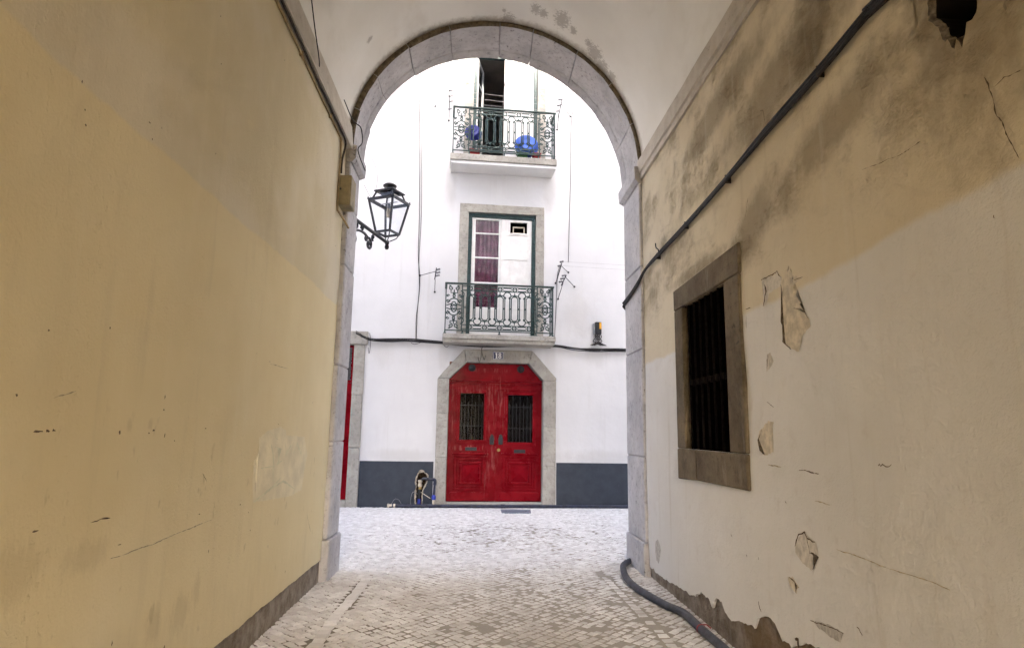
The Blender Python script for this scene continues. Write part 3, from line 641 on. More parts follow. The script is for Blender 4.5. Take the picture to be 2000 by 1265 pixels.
# base band
MB().box(1.70, 9, -.008, .02, -.05, .937).build('base_band', M['dado'], H)
MB().box(-9, -4.2, -.008, .02, -.05, .937).build('base_band', M['dado'], H)
mb = MB(); mb.box(-2.46, -1.40, -.008, .02, -.05, .932); mb.box(-1.40, -.955, -.008, .02, .82, .932); mb.box(-.955, -.93, -.008, .02, -.05, .932)
def traced(pts, n):
    P = [fu(740+x/10.54, 890+y/10.54) for x, y in pts]; P = [(u, max(z, -.04)) for u, z in P]; L = [0]
    for a, b in zip(P, P[1:]+P[:1]): L.append(L[-1]+math.hypot(b[0]-a[0], b[1]-a[1]))
    out = []
    for k in range(n):
        t = L[-1]*k/n; i = max(j for j in range(len(P)) if L[j] <= t); a, b = P[i], P[(i+1) % len(P)]; w = (t-L[i])/(L[i+1]-L[i])
        out.append((a[0]+(b[0]-a[0])*w+random.gauss(0, .004), a[1]+(b[1]-a[1])*w+random.gauss(0, .004)))
    return out
n = 70; fa = lambda L, y: [(u, y, z) for u, z in L]
ho = traced([(800, 350), (835, 295), (880, 275), (930, 295), (960, 345), (1010, 365), (1030, 420), (1010, 480), (1000, 560), (960, 640), (915, 690), (905, 750), (900, 870), (890, 1010), (742, 1010), (735, 900), (725, 770), (745, 680), (765, 620), (735, 560), (745, 470), (770, 400)], n)
hi = traced([(815, 360), (880, 345), (955, 350), (985, 400), (985, 480), (960, 560), (910, 650), (890, 720), (880, 860), (872, 1010), (765, 1010), (765, 850), (770, 680), (785, 600), (768, 540), (790, 450)], n)
bm = bmesh.new(); E_ = []
for loop in (ho, [(-1.40, -.05), (-.955, -.05), (-.955, .82), (-1.40, .82)]):
    V = [bm.verts.new((u, -.008, max(z, -.045))) for u, z in loop]; E_ += [bm.edges.new((V[k], V[(k+1) % len(V)])) for k in range(len(V))]
bmesh.ops.triangle_fill(bm, edges=E_, use_beauty=True); bm.verts.index_update()
mb.add([v.co[:] for v in bm.verts], [[v.index for v in f.verts] for f in bm.faces]); bm.free(); mb.build('base_band', M['dado'], H)
mb = MB(); strip(mb, fa(ho, -.007), fa(hi, .03)); strip(mb, fa(hi, .03), fa(hi, .2), 1); mb.add(fa(hi, .2), [tuple(range(n))], mi=1)
mb.build('broken_recess', [M['broken'], M['soil']], H)
# --- street door: stone surround
DS = empty('door_surround', parent=H)
def block(poly, par, mat='pale_stone', y0=-.035, y1=.30, b=.010): return MB().prism(poly, y0+random.uniform(-.003, .003), y1, b).build('stone_block', M[mat], par)
g_ = .0015
for a, b in ((-.03, 1.02), (1.02, 1.95), (1.95, 2.69)):
    block([(-.893-.012*b/2.7, a+g_), (-.655, a+g_), (-.66, b-g_), (-.893-.014*b/2.7, b-g_)], DS)
for a, b in ((-.03, .86), (.86, 1.7), (1.7, 2.69)): block([(1.395, a+g_), (1.68, a+g_), (1.684, b-g_), (1.40, b-g_)], DS)
block([(-.907, 2.69+g_), (-.66, 2.69+g_), (-.285, 3.055), (-.349, 3.335), (-.41, 3.27)], DS); block([(1.40, 2.69+g_), (1.684, 2.69+g_), (1.69, 2.75), (1.155, 3.34), (1.067, 3.06)], DS)
block([(-.282, 3.055), (1.064, 3.06), (1.152, 3.34), (-.346, 3.335)], DS)
MB().box(-.66, 1.40, -.06, .3, -.05, .105, .012).build('threshold', M['pale_stone'], DS)
# --- street door: transom and two leaves
TR = MB(); TR.prism([(-.655, 2.46), (1.395, 2.46), (1.395, 2.68), (1.065, 3.05), (-.284, 3.05), (-.655, 2.68)], .14, .20, .004)
TR.box(-.655, 1.395, .105, .14, 2.60, 2.635, .006); TR.box(-.655, 1.395, .095, .14, 2.655, 2.70, .008); TR.box(-.655, 1.395, .118, .14, 2.47, 2.55, .005)
TR = TR.build('transom', M['red'], H)
for px, py in ((922, 718), (1017, 721)):
    u, z = fu(px, py, -.12); MB().lathe([(.082, -.012), (.082, .012), (.068, .016), (.066, .002), (0, .002)], 24, Matrix.Translation((u, .138, z)) @ Matrix.Rotation(R(90), 4, 'X')).build('round_vent', M['black'], TR)
def leaf(u0, u1, win, right):
    yf = .13; L = MB(); wu0, wu1, wz0, wz1 = win
    L.box(u0, wu0, yf, .18, .11, 2.465, .004); L.box(wu1, u1, yf, .18, .11, 2.465, .004); L.box(wu0, wu1, yf, .18, wz1, 2.465, .004); L.box(wu0, wu1, yf, .18, .11, wz0, .004)
    L = L.build('door_leaf', M['red'], H); c = (wu0+wu1)/2
    m = MB(); m.ring(wu0-.075, wu1+.075, wz0-.075, wz1+.075, .05, yf-.022, yf+.002, .006); m.ring(wu0-.028, wu1+.028, wz0-.028, wz1+.028, .03, yf-.034, yf+.002, .006); m.build('window_moulding', M['red'], L)
    MB().box(wu0, wu1, .165, .168, wz0, wz1).build('pane', M['door_glass'], L)
    if right: MB().box(wu0-.02, wu1+.02, .30, .31, wz0-.02, wz1+.02).build('backing', M['dark'], L)
    else:
        v = []; nn = 60
        for i in range(nn+1):
            u = wu0+(wu1-wu0)*i/nn
            for z in (wz0, wz1): v.append((u, .20+.012*math.sin(i*1.15)+.006*math.sin(i*.37), z))
        MB().add(v, [(2*i, 2*i+2, 2*i+3, 2*i+1) for i in range(nn)], True).build('net_curtain', M['lace'], L)
    for k in range(7):
        u = wu0+(wu1-wu0)*(k+.5)/7; zt = wz1-(.02 if k % 2 else .17)
        m = MB(); m.tube([(u, .15, wz0), (u, .15, zt-.06)], .005, 6); m.tube([(u, .15, zt-.07), (u, .15, zt-.045), (u, .15, zt)], [.005, .013, .001], 6); m.tube([(u-.012, .15, wz0+.30), (u+.012, .15, wz0+.30)], .008, 5)
        m.build('grille_bar', M['dull_iron'], L)
    for z in (wz0+.30, wz1-.26): MB().box(wu0, wu1, .142, .148, z-.008, z+.008).build('grille_rail', M['black'], L)
    # lower raised panel
    pz0, pz1 = .33, 1.075; pu0, pu1 = wu0-.10, wu1+.09
    m = MB(); m.box(pu0-.03, pu1+.03, yf-.05, yf, pz1, pz1+.045, .012); m.ring(pu0, pu1, pz0, pz1, .05, yf-.022, yf, .010)
    m.ring(pu0+.07, pu1-.07, pz0+.065, pz1-.075, .035, yf-.018, yf, .008); m.ring(pu0+.125, pu1-.125, pz0+.13, pz1-.14, .05, yf-.04, yf, .014); m.build('panel_moulding', M['red'], L)
    a0, a1, b0, b1 = pu0+.178, pu1-.178, pz0+.185, pz1-.195; cm = ((a0+a1)/2, yf-.055, (b0+b1)/2)
    MB().add([(a0, yf-.004, b0), (a1, yf-.004, b0), (a1, yf-.004, b1), (a0, yf-.004, b1), cm], [(0, 1, 4), (1, 2, 4), (2, 3, 4), (3, 0, 4)]).build('panel', M['red'], L)
    MB().box(pu0-.06, pu1+.06, yf-.035, yf, .115, .30, .012).build('kick_board', M['red'], L)
    # letter slot and knocker
    zs_ = 1.205 if not right else 1.165
    m = MB(); m.ring(c-.125, c+.125, zs_-.04, zs_+.035, .016, yf-.012, yf+.001, .004); m.box(c-.109, c+.109, yf-.006, yf, zs_-.024, zs_+.019); m.build('letter_slot', M['black'], L)
    ku = u1-.085 if not right else u0+.10; kz = 1.40
    m = MB(); m.prism([(ku-.045, kz-.10), (ku+.045, kz-.10), (ku+.05, kz+.02), (ku+.03, kz+.10), (ku, kz+.125), (ku-.03, kz+.10), (ku-.05, kz+.02)], yf-.014, yf, .004)
    m.tube([(ku-.026, yf-.02, kz+.06), (ku-.034, yf-.05, kz), (ku-.02, yf-.055, kz-.075), (ku+.02, yf-.055, kz-.075), (ku+.034, yf-.05, kz), (ku+.026, yf-.02, kz+.06)], .010, 7); m.build('knocker', M['black'], L)
    if right: MB().lathe([(.034, 0), (.034, .012), (.022, .018), (0, .018)], 18, Matrix.Translation((u0+.06, yf, 1.185)) @ Matrix.Rotation(R(90), 4, 'X')).build('lock', M['brass'], L)
    return L
def win(a, b, c, d, off=-.13): x0, z1 = fu(a, b, off); x1, z0 = fu(c, d, off); return x0, x1, z0, z1
leaf(-.645, .389, win(899, 767, 944, 859), False); leaf(.395, 1.39, win(992, 771, 1039.5, 864), True)
MB().box(.372, .412, .112, .13, .13, 2.45, .006).build('cover_strip', M['red'], H)
# --- neighbouring red door, mostly behind the arch stones
DS2 = empty('door_surround', parent=H)
for a, b in ((-.03, 1.2), (1.2, 2.3), (2.3, 3.365)): block([(-2.705, a+g_), (-2.465, a+g_), (-2.475, b-g_), (-2.70, b-g_)], DS2)
for a, b in ((-.03, 1.5), (1.5, 3.365)): block([(-4.15, a+g_), (-3.9, a+g_), (-3.9, b-g_), (-4.15, b-g_)], DS2)
MB().box(-4.2, -2.42, -.07, .3, 3.368, 3.652, .014).build('lintel', M['pale_stone'], DS2); MB().box(-3.9, -2.70, -.05, .3, -.05, .13, .012).build('threshold', M['pale_stone'], DS2)
m = MB(); m.box(-3.895, -3.31, .12, .17, .14, 2.55, .004); m.box(-3.29, -2.71, .12, .17, .14, 2.55, .004); L2 = m.build('door_leaf', M['red'], H)
for a, b in ((-3.8, -3.4), (-3.2, -2.8)):
    m = MB(); m.ring(a, b, .4, 1.1, .05, .10, .12, .01); m.ring(a, b, 1.3, 2.4, .05, .10, .12, .01); m.build('panel_moulding', M['red'], L2)
MB().ring(-3.895, -2.71, 2.56, 3.36, .05, .12, .17, .004).build('fanlight_frame', M['red'], H); MB().box(-3.85, -2.75, .15, .153, 2.60, 3.32).build('fanlight_pane', M['glass'], H); MB().box(-3.9, -2.7, .45, .46, 2.5, 3.4).build('fanlight_backing', M['dark'], H)

# --- french windows
def surround(u0, u1, o0, o1, z0, z1, zo):
    S_ = empty('window_surround', parent=H); h = z1-z0
    for (a, b) in ((0, .36), (.36, .70), (.70, 1)):
        block([(o0, z0+h*a+g_), (u0, z0+h*a+g_), (u0, z0+h*b-g_), (o0, z0+h*b-g_)], S_, y0=-.02, y1=.22, b=.006); block([(u1, z0+h*a+g_), (o1, z0+h*a+g_), (o1, z0+h*b-g_), (u1, z0+h*b-g_)], S_, y0=-.02, y1=.22, b=.006)
    block([(o0, z1+g_), (o1, z1+g_), (o1, zo), (o0, zo)], S_, y0=-.02, y1=.22, b=.006)
def room(z0, z1, u0, u1, mat):
    v = [(u, y, z) for z in (z0, z1) for y in (.225, 3.2) for u in (u0-1.2, u1+1.2)]
    MB().add(v, [(0, 1, 3, 2), (4, 6, 7, 5), (2, 3, 7, 6), (0, 2, 6, 4), (1, 5, 7, 3)]).build('room', M[mat], H)
    for a, b, c, d in ((u0-1.2, u0, z0, z1), (u1, u1+1.2, z0, z1)): MB().box(a, b, .222, .228, c, d).build('room_front', M[mat], H)
# first floor
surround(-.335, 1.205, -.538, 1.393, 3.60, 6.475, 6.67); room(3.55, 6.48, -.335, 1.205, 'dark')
m = MB(); m.box(-.335, 1.205, .05, .14, 6.375, 6.474, .006); m.box(-.335, -.25, .05, .14, 3.60, 6.374, .006); m.box(1.122, 1.205, .05, .14, 3.60, 6.374, .006); m.box(-.325, 1.195, .03, .05, 6.43, 6.465, .005)
FR = m.build('window_frame', M['green'], H)
m = MB(); gz = [fu(950, y, -.09)[1] for y in (430, 455, 457.5, 502, 505, 551)]; gu0, gu1 = fu(928.5, 470, -.09)[0], fu(974, 470, -.09)[0]
m.box(-.248, gu0, .075, .12, 3.66, 6.372, .004); m.box(gu1, .405, .075, .12, 3.66, 6.372, .004); m.box(gu0, gu1, .075, .12, gz[0], 6.372, .004)
m.box(gu0, gu1, .08, .115, gz[2], gz[1], .004); m.box(gu0, gu1, .08, .115, gz[4], gz[3], .004); m.box(gu0, gu1, .08, .115, gz[5]-.045, gz[5], .004); zlow = fu(950, 600, -.09)[1]; m.box(gu0, gu1, .075, .12, 3.66, zlow, .004)
LF = m.build('glazed_leaf', M['white_paint'], H)
for a, b in ((gz[1], gz[0]), (gz[3], gz[2]), (gz[5], gz[4]), (zlow, gz[5]-.045)): MB().box(gu0, gu1, .095, .098, a, b).build('pane', M['glass'], LF)
v = []; nn = 70
for i in range(nn+1):
    u = gu0-.06+(gu1-gu0+.12)*i/nn
    for z in (3.68, 6.36): v.append((u, .17+.016*math.sin(i*.62)+.008*math.sin(i*1.7), z))
MB().add(v, [(2*i, 2*i+2, 2*i+3, 2*i+1) for i in range(nn)], True).build('curtain', M['curtain'], LF)
v0, v1, v2, v3 = fu(997, 434, -.07)[0], fu(1030, 434, -.07)[0], fu(1013, 456, -.07)[1], fu(1013, 435, -.07)[1]
m = MB(); m.box(.41, v0, .075, .12, 3.66, 6.368, .004); m.box(v1, 1.118, .075, .12, 3.66, 6.368, .004); m.box(v0, v1, .0752, .12, 3.66, v2, .004); m.box(v0, v1, .0752, .12, v3, 6.368, .004)
SH = m.build('solid_leaf', M['white_paint'], H)
m = MB(); m.ring(v0-.035, v1+.035, v2-.035, v3+.035, .033, .055, .076, .004); m.build('vent_frame', M['white_paint'], SH)
m = MB(); m.ring(v0+.06, v1-.05, v2+.005, v3-.08, .028, .13, .16, .003); m.build('fan_grille', M['cream_fit'], SH)
zl = fu(1010, 507, -.07)[1]; MB().box(.48, 1.03, .062, .076, zl-.012, zl+.008, .003).build('shelf_rail', M['white_paint'], SH); zl = fu(1010, 604, -.07)[1]; MB().box(.48, 1.03, .066, .076, zl-.01, zl+.008, .003).build('shelf_rail', M['white_paint'], SH)
zl = fu(1010, 460, -.07)[1]; MB().box(.47, 1.02, .066, .076, zl-.01, zl+.006, .003).build('shelf_rail', M['white_paint'], SH)
# second floor: one leaf stands open on a dim room
surround(-.30, 1.215, -.504, 1.411, 7.62, 10.45, 10.65); room(7.55, 10.5, -.30, 1.215, 'room')
m = MB(); m.box(-.30, 1.215, .05, .14, 10.35, 10.449, .006); m.box(-.30, -.225, .05, .14, 7.62, 10.349, .006); m.box(1.135, 1.215, .05, .14, 7.62, 10.349, .006); m.build('window_frame', M['green'], H)
m = MB(); m.box(.43, 1.13, .075, .12, 7.67, 10.345, .005); m.box(.425, .47, .06, .075, 7.67, 10.345, .004); SH2 = m.build('solid_leaf', M['white_paint'], H)
MB().box(.42, .43, .07, .125, 7.67, 10.345).build('leaf_edge', M['cable_brown'], SH2)
OL = empty('open_leaf', Matrix.Translation((-.222, .09, 0)) @ Matrix.Rotation(R(74), 4, 'Z'), H)
m = MB(); m.ring(0, .63, 7.68, 10.34, .07, -.02, .02, .004)
for z in (8.45, 9.1, 9.75): m.box(.07, .56, -.015, .015, z-.015, z+.015)
m.build('leaf_frame', M['white_paint'], OL); MB().box(.07, .56, -.003, .003, 7.75, 10.27).build('pane', M['glass'], OL)

# --- balconies
IR = .0125
def arc(cx, cz, r, a0, a1, n=10, k=1.0): return [(cx+r*math.cos(R(a0+(a1-a0)*i/n)), cz+k*r*math.sin(R(a0+(a1-a0)*i/n))) for i in range(n+1)]
def spiral(cx, cz, r0, r1, a0, a1, n=16): return [(cx+(r0+(r1-r0)*i/n)*math.cos(R(a0+(a1-a0)*i/n)), cz+(r0+(r1-r0)*i/n)*math.sin(R(a0+(a1-a0)*i/n))) for i in range(n+1)]
def iron(lines, y, name, par, r=IR, closed=False, n=5):
    m = MB()
    for L in lines: m.tube([(u, y, z) for u, z in L], r, n, closed)
    return m.build(name, M['iron_green'], par)
def balcony(u0, u1, zt, zb, slab, under, label, dep=.5):
    s0, s1, sz0, sz1 = slab
    m = MB(); m.box(s0, s1, -dep-.06, .0, sz0, sz1, .012)
    B = m.build('balcony', M['pale_stone'], H); tag(B, label)
    m = MB(); m.prism([(s0+.02, sz0-.075), (s1-.02, sz0-.075), (s1-.01, sz0-.003), (s0+.01, sz0-.003)], -dep-.03, 0, .006); m.build('slab_moulding', M['white' if under else 'pale_stone'], B)
    y = -dep; W = u1-u0; Hh = zt-zb
    m = MB(); m.box(u0-.025, u1+.025, y-.03, y+.03, zt-.022, zt+.012, .006)
    for u in (u0, u1): m.box(u-.025, u+.025, y+.03, 0, zt-.022, zt+.012, .006)
    m.build('top_rail', M['iron_green'], B)
    m = MB(); m.box(u0-.015, u1+.015, y-.012, y+.012, zb, zb+.022, .003)
    for u in (u0, u1): m.box(u-.012, u+.012, y+.012, 0, zb, zb+.022, .003)
    m.build('bottom_rail', M['iron_green'], B)
    pw = .345
    for u in (u0, u0+pw, u1-pw, u1):
        m = MB(); m.box(u-.011, u+.011, y-.011, y+.011, zb+.023, zt-.023, .003); m.build('post', M['iron_green'], B)
    for u in (u0, u0+pw+.02, (u0+u1)/2, u1-pw-.02, u1):
        MB().lathe([(.0, sz1-.002), (.028, sz1-.001), (.03, sz1+.02), (.014, sz1+.035), (.014, zb-.005), (.02, zb+.001), (0, zb+.001)], 10, Matrix.Translation((u, y, 0))).build('foot', M['iron_green'], B)
    # centre field
    c0, c1 = u0+pw, u1-pw; step = (c1-c0)/5.07; cs = [(c0+c1)/2+(k-2)*step for k in range(5)]
    tb0, tb1 = zt-.145, zt-.055; bb0, bb1 = zb+.045, zb+.135
    m = MB()
    for z in (tb0, tb1, bb0, bb1): m.box(c0, c1, y-.008, y+.008, z-.009, z+.009)
    m.build('band_bar', M['iron_green'], B)
    for z in ((tb0+tb1)/2, (bb0+bb1)/2):
        for c in cs:
            m = MB(); m.tube([(u, y, w) for u, w in arc(c, z, .041, 0, 360, 16)[:-1]], IR, 5, True); m.tube([(c-.03, y, z), (c, y, z+.006), (c+.03, y, z)], .006, 5); m.lathe([(0, -.012), (.013, 0), (0, .012)], 8, Matrix.Translation((c, y, z))); m.build('ring', M['iron_green'], B)
        for k in range(4):
            a, b = cs[k]+.075, cs[k+1]-.075; iron([[(a, z-.027), (b, z-.027), (b, z+.027), (a, z+.027)]], y, 'band_frame', B, .0095, True, 4)
            iron([[(cs[k]+.041, z), (a, z)], [(b, z), (cs[k+1]-.041, z)]], y, 'band_link', B, .008)
    ot, ob = zt-.255, zb+.245; ow = .072; zm = (ot+ob)/2
    for c in cs:
        ch = .042; P = [(c-ow, ob+ch), (c-ow, ot-ch), (c-ow+ch, ot), (c+ow-ch, ot), (c+ow, ot-ch), (c+ow, ob+ch), (c+ow-ch, ob), (c-ow+ch, ob)]
        iron([P], y, 'octagon_loop', B, .0135, True)
        m = MB()
        for (za, zc) in ((ot, tb0), (ob, bb1)): m.tube([(c, y, za), (c, y, za+(zc-za)*.35), (c, y, za+(zc-za)*.6), (c, y, zc)], [.006, .017, .008, .005], 6)
        m.build('finial', M['iron_green'], B)
    hs = [cs[0]-step/2]+[(a+b)/2 for a, b in zip(cs, cs[1:])]+[cs[4]+step/2]
    for k, c in enumerate(hs):
        hw = step/2-ow-.035; hw = max(.03, hw)
        full = 0 < k < 5
        for sgn, zc in ((1, ot-.005), (-1, ob+.005)):
            rr = .078; a0, a1 = (-35, 215)
            if full:
                L = arc(c, zc+sgn*.025, rr, a0, a1, 18, sgn); e0, e1 = L[0], L[-1]
                lines = [L, spiral(e0[0]-.018, e0[1]-sgn*.002, .018, .006, 0, -sgn*300, 10), spiral(e1[0]+.018, e1[1]-sgn*.002, .018, .006, 180, 180+sgn*300, 10), [(c, zc+sgn*(.025+rr)), (c, zc+sgn*(.025+rr+.03))], [(c+rr, zc+sgn*.02), (c+step/2-.008, zc+sgn*.03)], [(c-rr, zc+sgn*.02), (c-step/2+.008, zc+sgn*.03)]]
            else:
                s_ = 1 if k == 0 else -1; L = arc(c-s_*.045, zc+sgn*.025, rr*.9, 90 if s_ > 0 else 90, -60 if s_ > 0 else 240, 12, sgn); lines = [L, spiral(L[-1][0]-s_*.016, L[-1][1], .016, .005, 0 if s_ > 0 else 180, (-1 if s_ > 0 else 1)*sgn*300+(0 if s_ > 0 else 180), 10)]
            iron(lines, y, 'horseshoe_scroll', B)
        if full:
            for s_ in (-1, 1):
                u = c+s_*hw; iron([[(u, ob-.0), (u, ot+.0)]], y, 'upright', B, .0125)
                m = MB(); m.lathe([(0, -.018), (.016, -.012), (.016, .012), (0, .018)], 8, Matrix.Translation((c+s_*(hw+.02), y, zm))); m.tube([(u, y, zm), (u+s_*.035, y, zm)], .006, 5); m.build('collar', M['iron_green'], B)
        else:
            s_ = 1 if k == 0 else -1; u = c+s_*.02; iron([[(u, ob), (u, ot)], [(u, zm), (u+s_*.06, zm)]], y, 'upright', B, .0125)
    # scrollwork end panels
    for e0, e1 in ((u0, u0+pw), (u1-pw, u1)):
        c = (e0+e1)/2; zm2 = (zt+zb)/2+.0; L = [arc(c, zm2, .062, 0, 360, 20, 1.75), arc(c, zm2, .145, 25, 155, 14, 1.25), arc(c, zm2, .145, 205, 335, 14, 1.25)]
        for s_ in (-1, 1):
            L += [spiral(c+s_*.028, zm2+.03, .03, .008, 90+s_*90, 90-s_*300, 14), spiral(c+s_*.028, zm2-.035, .03, .008, 270-s_*90, 270+s_*300, 14)]
            for sg in (-1, 1):
                zt_ = zm2+sg*.405
                L += [spiral(c+s_*.062, zt_, .050, .010, 90 if s_ > 0 else 90, 90-s_*sg*430, 20), [(c+s_*.062, zt_+.05*1), (c+s_*.11, zt_+.055)] if sg > 0 else [(c+s_*.062, zt_-.05), (c+s_*.11, zt_-.055)],
                      spiral(c+s_*.125, zm2+sg*.135, .040, .010, 90-s_*90+180, 90-s_*90+180+s_*sg*330, 14), [(c+s_*.07, zm2+sg*.355), (c+s_*.07, zm2+sg*.305), (c+s_*.02, zm2+sg*.305), (c+s_*.02, zm2+sg*.265)],
                      spiral(c+s_*.13, zm2+sg*.235, .030, .008, 90-s_*90+180, 90-s_*90+180-s_*sg*330, 12), [(c+s_*.062, zm2+sg*.06), (c+s_*.155, zm2+sg*.03)]]
        for sg in (-1, 1): L += [arc(c, zm2+sg*.24, .024, 0, 360, 12), [(c, zm2+sg*.262), (c, zm2+sg*.37)], [(c-.02, zm2+sg*.20), (c, zm2+sg*.222), (c+.02, zm2+sg*.20), (c, zm2+sg*.178), (c-.02, zm2+sg*.20)]]
        iron(L, y, 'scroll_panel', B, .0125)
    for u in (u0, u1):                       # plain returns to the wall
        m = MB()
        for k in range(1, 5): m.tube([(u, y+k*dep/5, zb), (u, y+k*dep/5, zt)], .007, 5)
        m.build('return_bar', M['iron_green'], B)
    return B
balcony(-.79, 1.517, 4.69, 3.662, (-.835, 1.575, 3.49, 3.598), False, 'balcony with dark green cast iron railing over the red door')
balcony(-.75, 1.54, 8.75, 7.70, (-.80, 1.58, 7.47, 7.62), True, 'balcony with green cast iron railing and blue basins behind it')

# ================================================================== THINGS
def thing(name, label, cat, origin=(0, 0, 0), frame=Matrix(), group=None):
    o = empty(name, frame @ Matrix.Translation(origin)); o['off'] = 0; del o['off']
    return tag(o, label, cat, group), Matrix.Translation(-Vector(origin))
def part(mb, name, mat, root):
    r, off = root; return mb.build(name, M[mat], r, off)
def sub(mb, name, mat, p): return mb.build(name, M[mat], p)
def solo(mb, name, mat, label, cat, frame=None, group=None): return tag(mb.build(name, M[mat], None, frame), label, cat, group)

# --- wall lantern on its bracket
LZ = 4.99                                       # upper rim height
tops = [onz(x, y, LZ) for x, y in ((717.5, 387), (770.5, 377), (799.7, 404), (751.5, 411))]
cen = sum(tops, Vector())/4
d1 = (tops[1]-tops[3]); la = math.atan2(d1.y, d1.x)-math.pi/4-math.pi/2
side = .43; print('lantern centre', cen, 'angle', math.degrees(la), [round((tops[i]-tops[(i+1) % 4]).length, 2) for i in range(4)])
LM = Matrix.Translation((cen.x, cen.y, 0)) @ Matrix.Rotation(la, 4, 'Z')
lan, loff = thing('wall_lantern', 'black four-sided street lantern on a scrolled iron bracket beside the arch', 'street lamp', (cen.x, cen.y, 4.33))
def lm(mb): mb.v = [tuple(LM @ Vector(p)) for p in mb.v]; return mb
sq = lambda h, z: [Vector((a*h, b*h, z)) for a, b in ((-1, -1), (1, -1), (1, 1), (-1, 1))]
ht, hb = side/2, .125; zb_, zt_ = 4.50, LZ
A, B_ = sq(hb, zb_), sq(ht, zt_)
m = MB()
for k in range(4):
    m.tube([A[k], B_[k]], .018, 4); m.tube([A[k], A[(k+1) % 4]], .020, 4); m.tube([B_[k], B_[(k+1) % 4]], .024, 4)
    m.lathe([(0, LZ+.05), (.012, LZ+.035), (.006, LZ+.01)], 8, Matrix.Translation((B_[k].x*1.04, B_[k].y*1.04, 0)))
frame_ = part(lm(m), 'lantern_frame', 'black', (lan, loff))
def flange(h, z, t=.012, inn=.02):
    m = MB(); o, i = sq(h+inn, z), sq(h-.03, z); o2, i2 = sq(h+inn, z+t), sq(h-.03, z+t)
    for a, b in ((o, i), (i2, o2), (o2, o), (i, i2)): strip(m, a, b)
    return m
part(lm(flange(ht, LZ+.006)), 'upper_rim', 'black', (lan, loff))
r1, r2 = sq(ht-.035, LZ+.02), sq(.135, LZ+.145)
m = MB()
for k in range(4): m.tube([r1[k], r2[k]], .014, 4)
part(lm(m), 'roof_rib', 'black', (lan, loff)); part(lm(flange(.135, LZ+.145, .014, .035)), 'roof_rim', 'black', (lan, loff))
m = MB(); strip(m, sq(.15, LZ+.162), sq(.05, LZ+.20)); m.lathe([(.05, LZ+.19), (.055, LZ+.21), (.045, LZ+.225), (.10, LZ+.245), (.105, LZ+.262), (.08, LZ+.285), (.03, LZ+.30), (0, LZ+.30)], 20); part(lm(m), 'chimney_cap', 'black', (lan, loff))
for k in range(4):
    i, j = k, (k+1) % 4
    for nm, a, b in (('pane', A, B_), ('roof_pane', r1, r2)):
        q = [a[i], a[j], b[j], b[i]]; c = sum(q, Vector())/4; q = [c+(p-c)*.97 for p in q]; m = MB(); m.add(q, [(0, 1, 2, 3)]); part(lm(m), nm, 'lamp_glass', (lan, loff))
m = MB(); m.lathe([(.0, 4.965), (.022, 4.96), (.024, 4.90), (.03, 4.88)], 14); m.tube([(-.15, 0, 4.975), (.15, 0, 4.975)], .008, 5); part(lm(m), 'bulb_holder', 'grey_metal', (lan, loff))
m = MB(); m.lathe([(.026, 4.885), (.034, 4.84), (.036, 4.79), (.026, 4.75), (0, 4.74)], 16); part(lm(m), 'bulb', 'cream_fit', (lan, loff))
m = MB()
for k in range(4):
    p = A[k]; m.tube([p, Vector((p.x*.75, p.y*.75, 4.43)), Vector((p.x*.2, p.y*.2, 4.375))], .008, 5)
m.lathe([(.0, 4.385), (.03, 4.38), (.034, 4.34), (.024, 4.325), (.032, 4.30), (.034, 4.275), (.02, 4.25), (0, 4.245)], 16); part(lm(m), 'finial', 'black', (lan, loff))
ax = Vector((cen.x, cen.y, 4.355)); mt = Vector((cen.x-.40, far_y(cen.x-.40)-.02, 4.33))
m = MB(); m.tube([ax, mt], .026, 8); m.tube([mt+Vector((0, .01, -.42)), mt+Vector((0, .01, .12))], .022, 6); part(m, 'bracket_arm', 'black', (lan, loff))
bd = (ax-mt); bl = bd.length; bd.normalize(); bp = lambda s, z: mt+bd*s+Vector((0, 0, z))
br = lambda L: [bp(s, z) for s, z in L]
m = MB(); m.tube(smooth_path(br([(.02, -.40), (.22, -.30), (.45, -.20), (.66, -.12), (.86, -.10), (1.0, -.13)]), 5), .019, 6); m.tube(br(spiral(1.04, -.205, .085, .016, 100, -360, 26)), .019, 6); m.tube(br(spiral(.93, -.15, .045, .016, 60, -260, 18)), .015, 6)
m.tube(br(spiral(.62, -.06, .06, .016, 60, 420, 22)), .016, 6); m.tube(br(spiral(.80, -.05, .045, .01, 200, -160, 16)), .015, 6); m.tube(br(spiral(.55, -.27, .075, .012, 120, -260, 20)), .016, 6); m.tube(br(spiral(1.17, -.07, .05, .01, 270, -60, 14)), .014, 6); m.tube(br(spiral(.25, -.12, .08, .016, 60, 420, 22)), .016, 6)
part(m, 'bracket_scroll', 'black', (lan, loff))

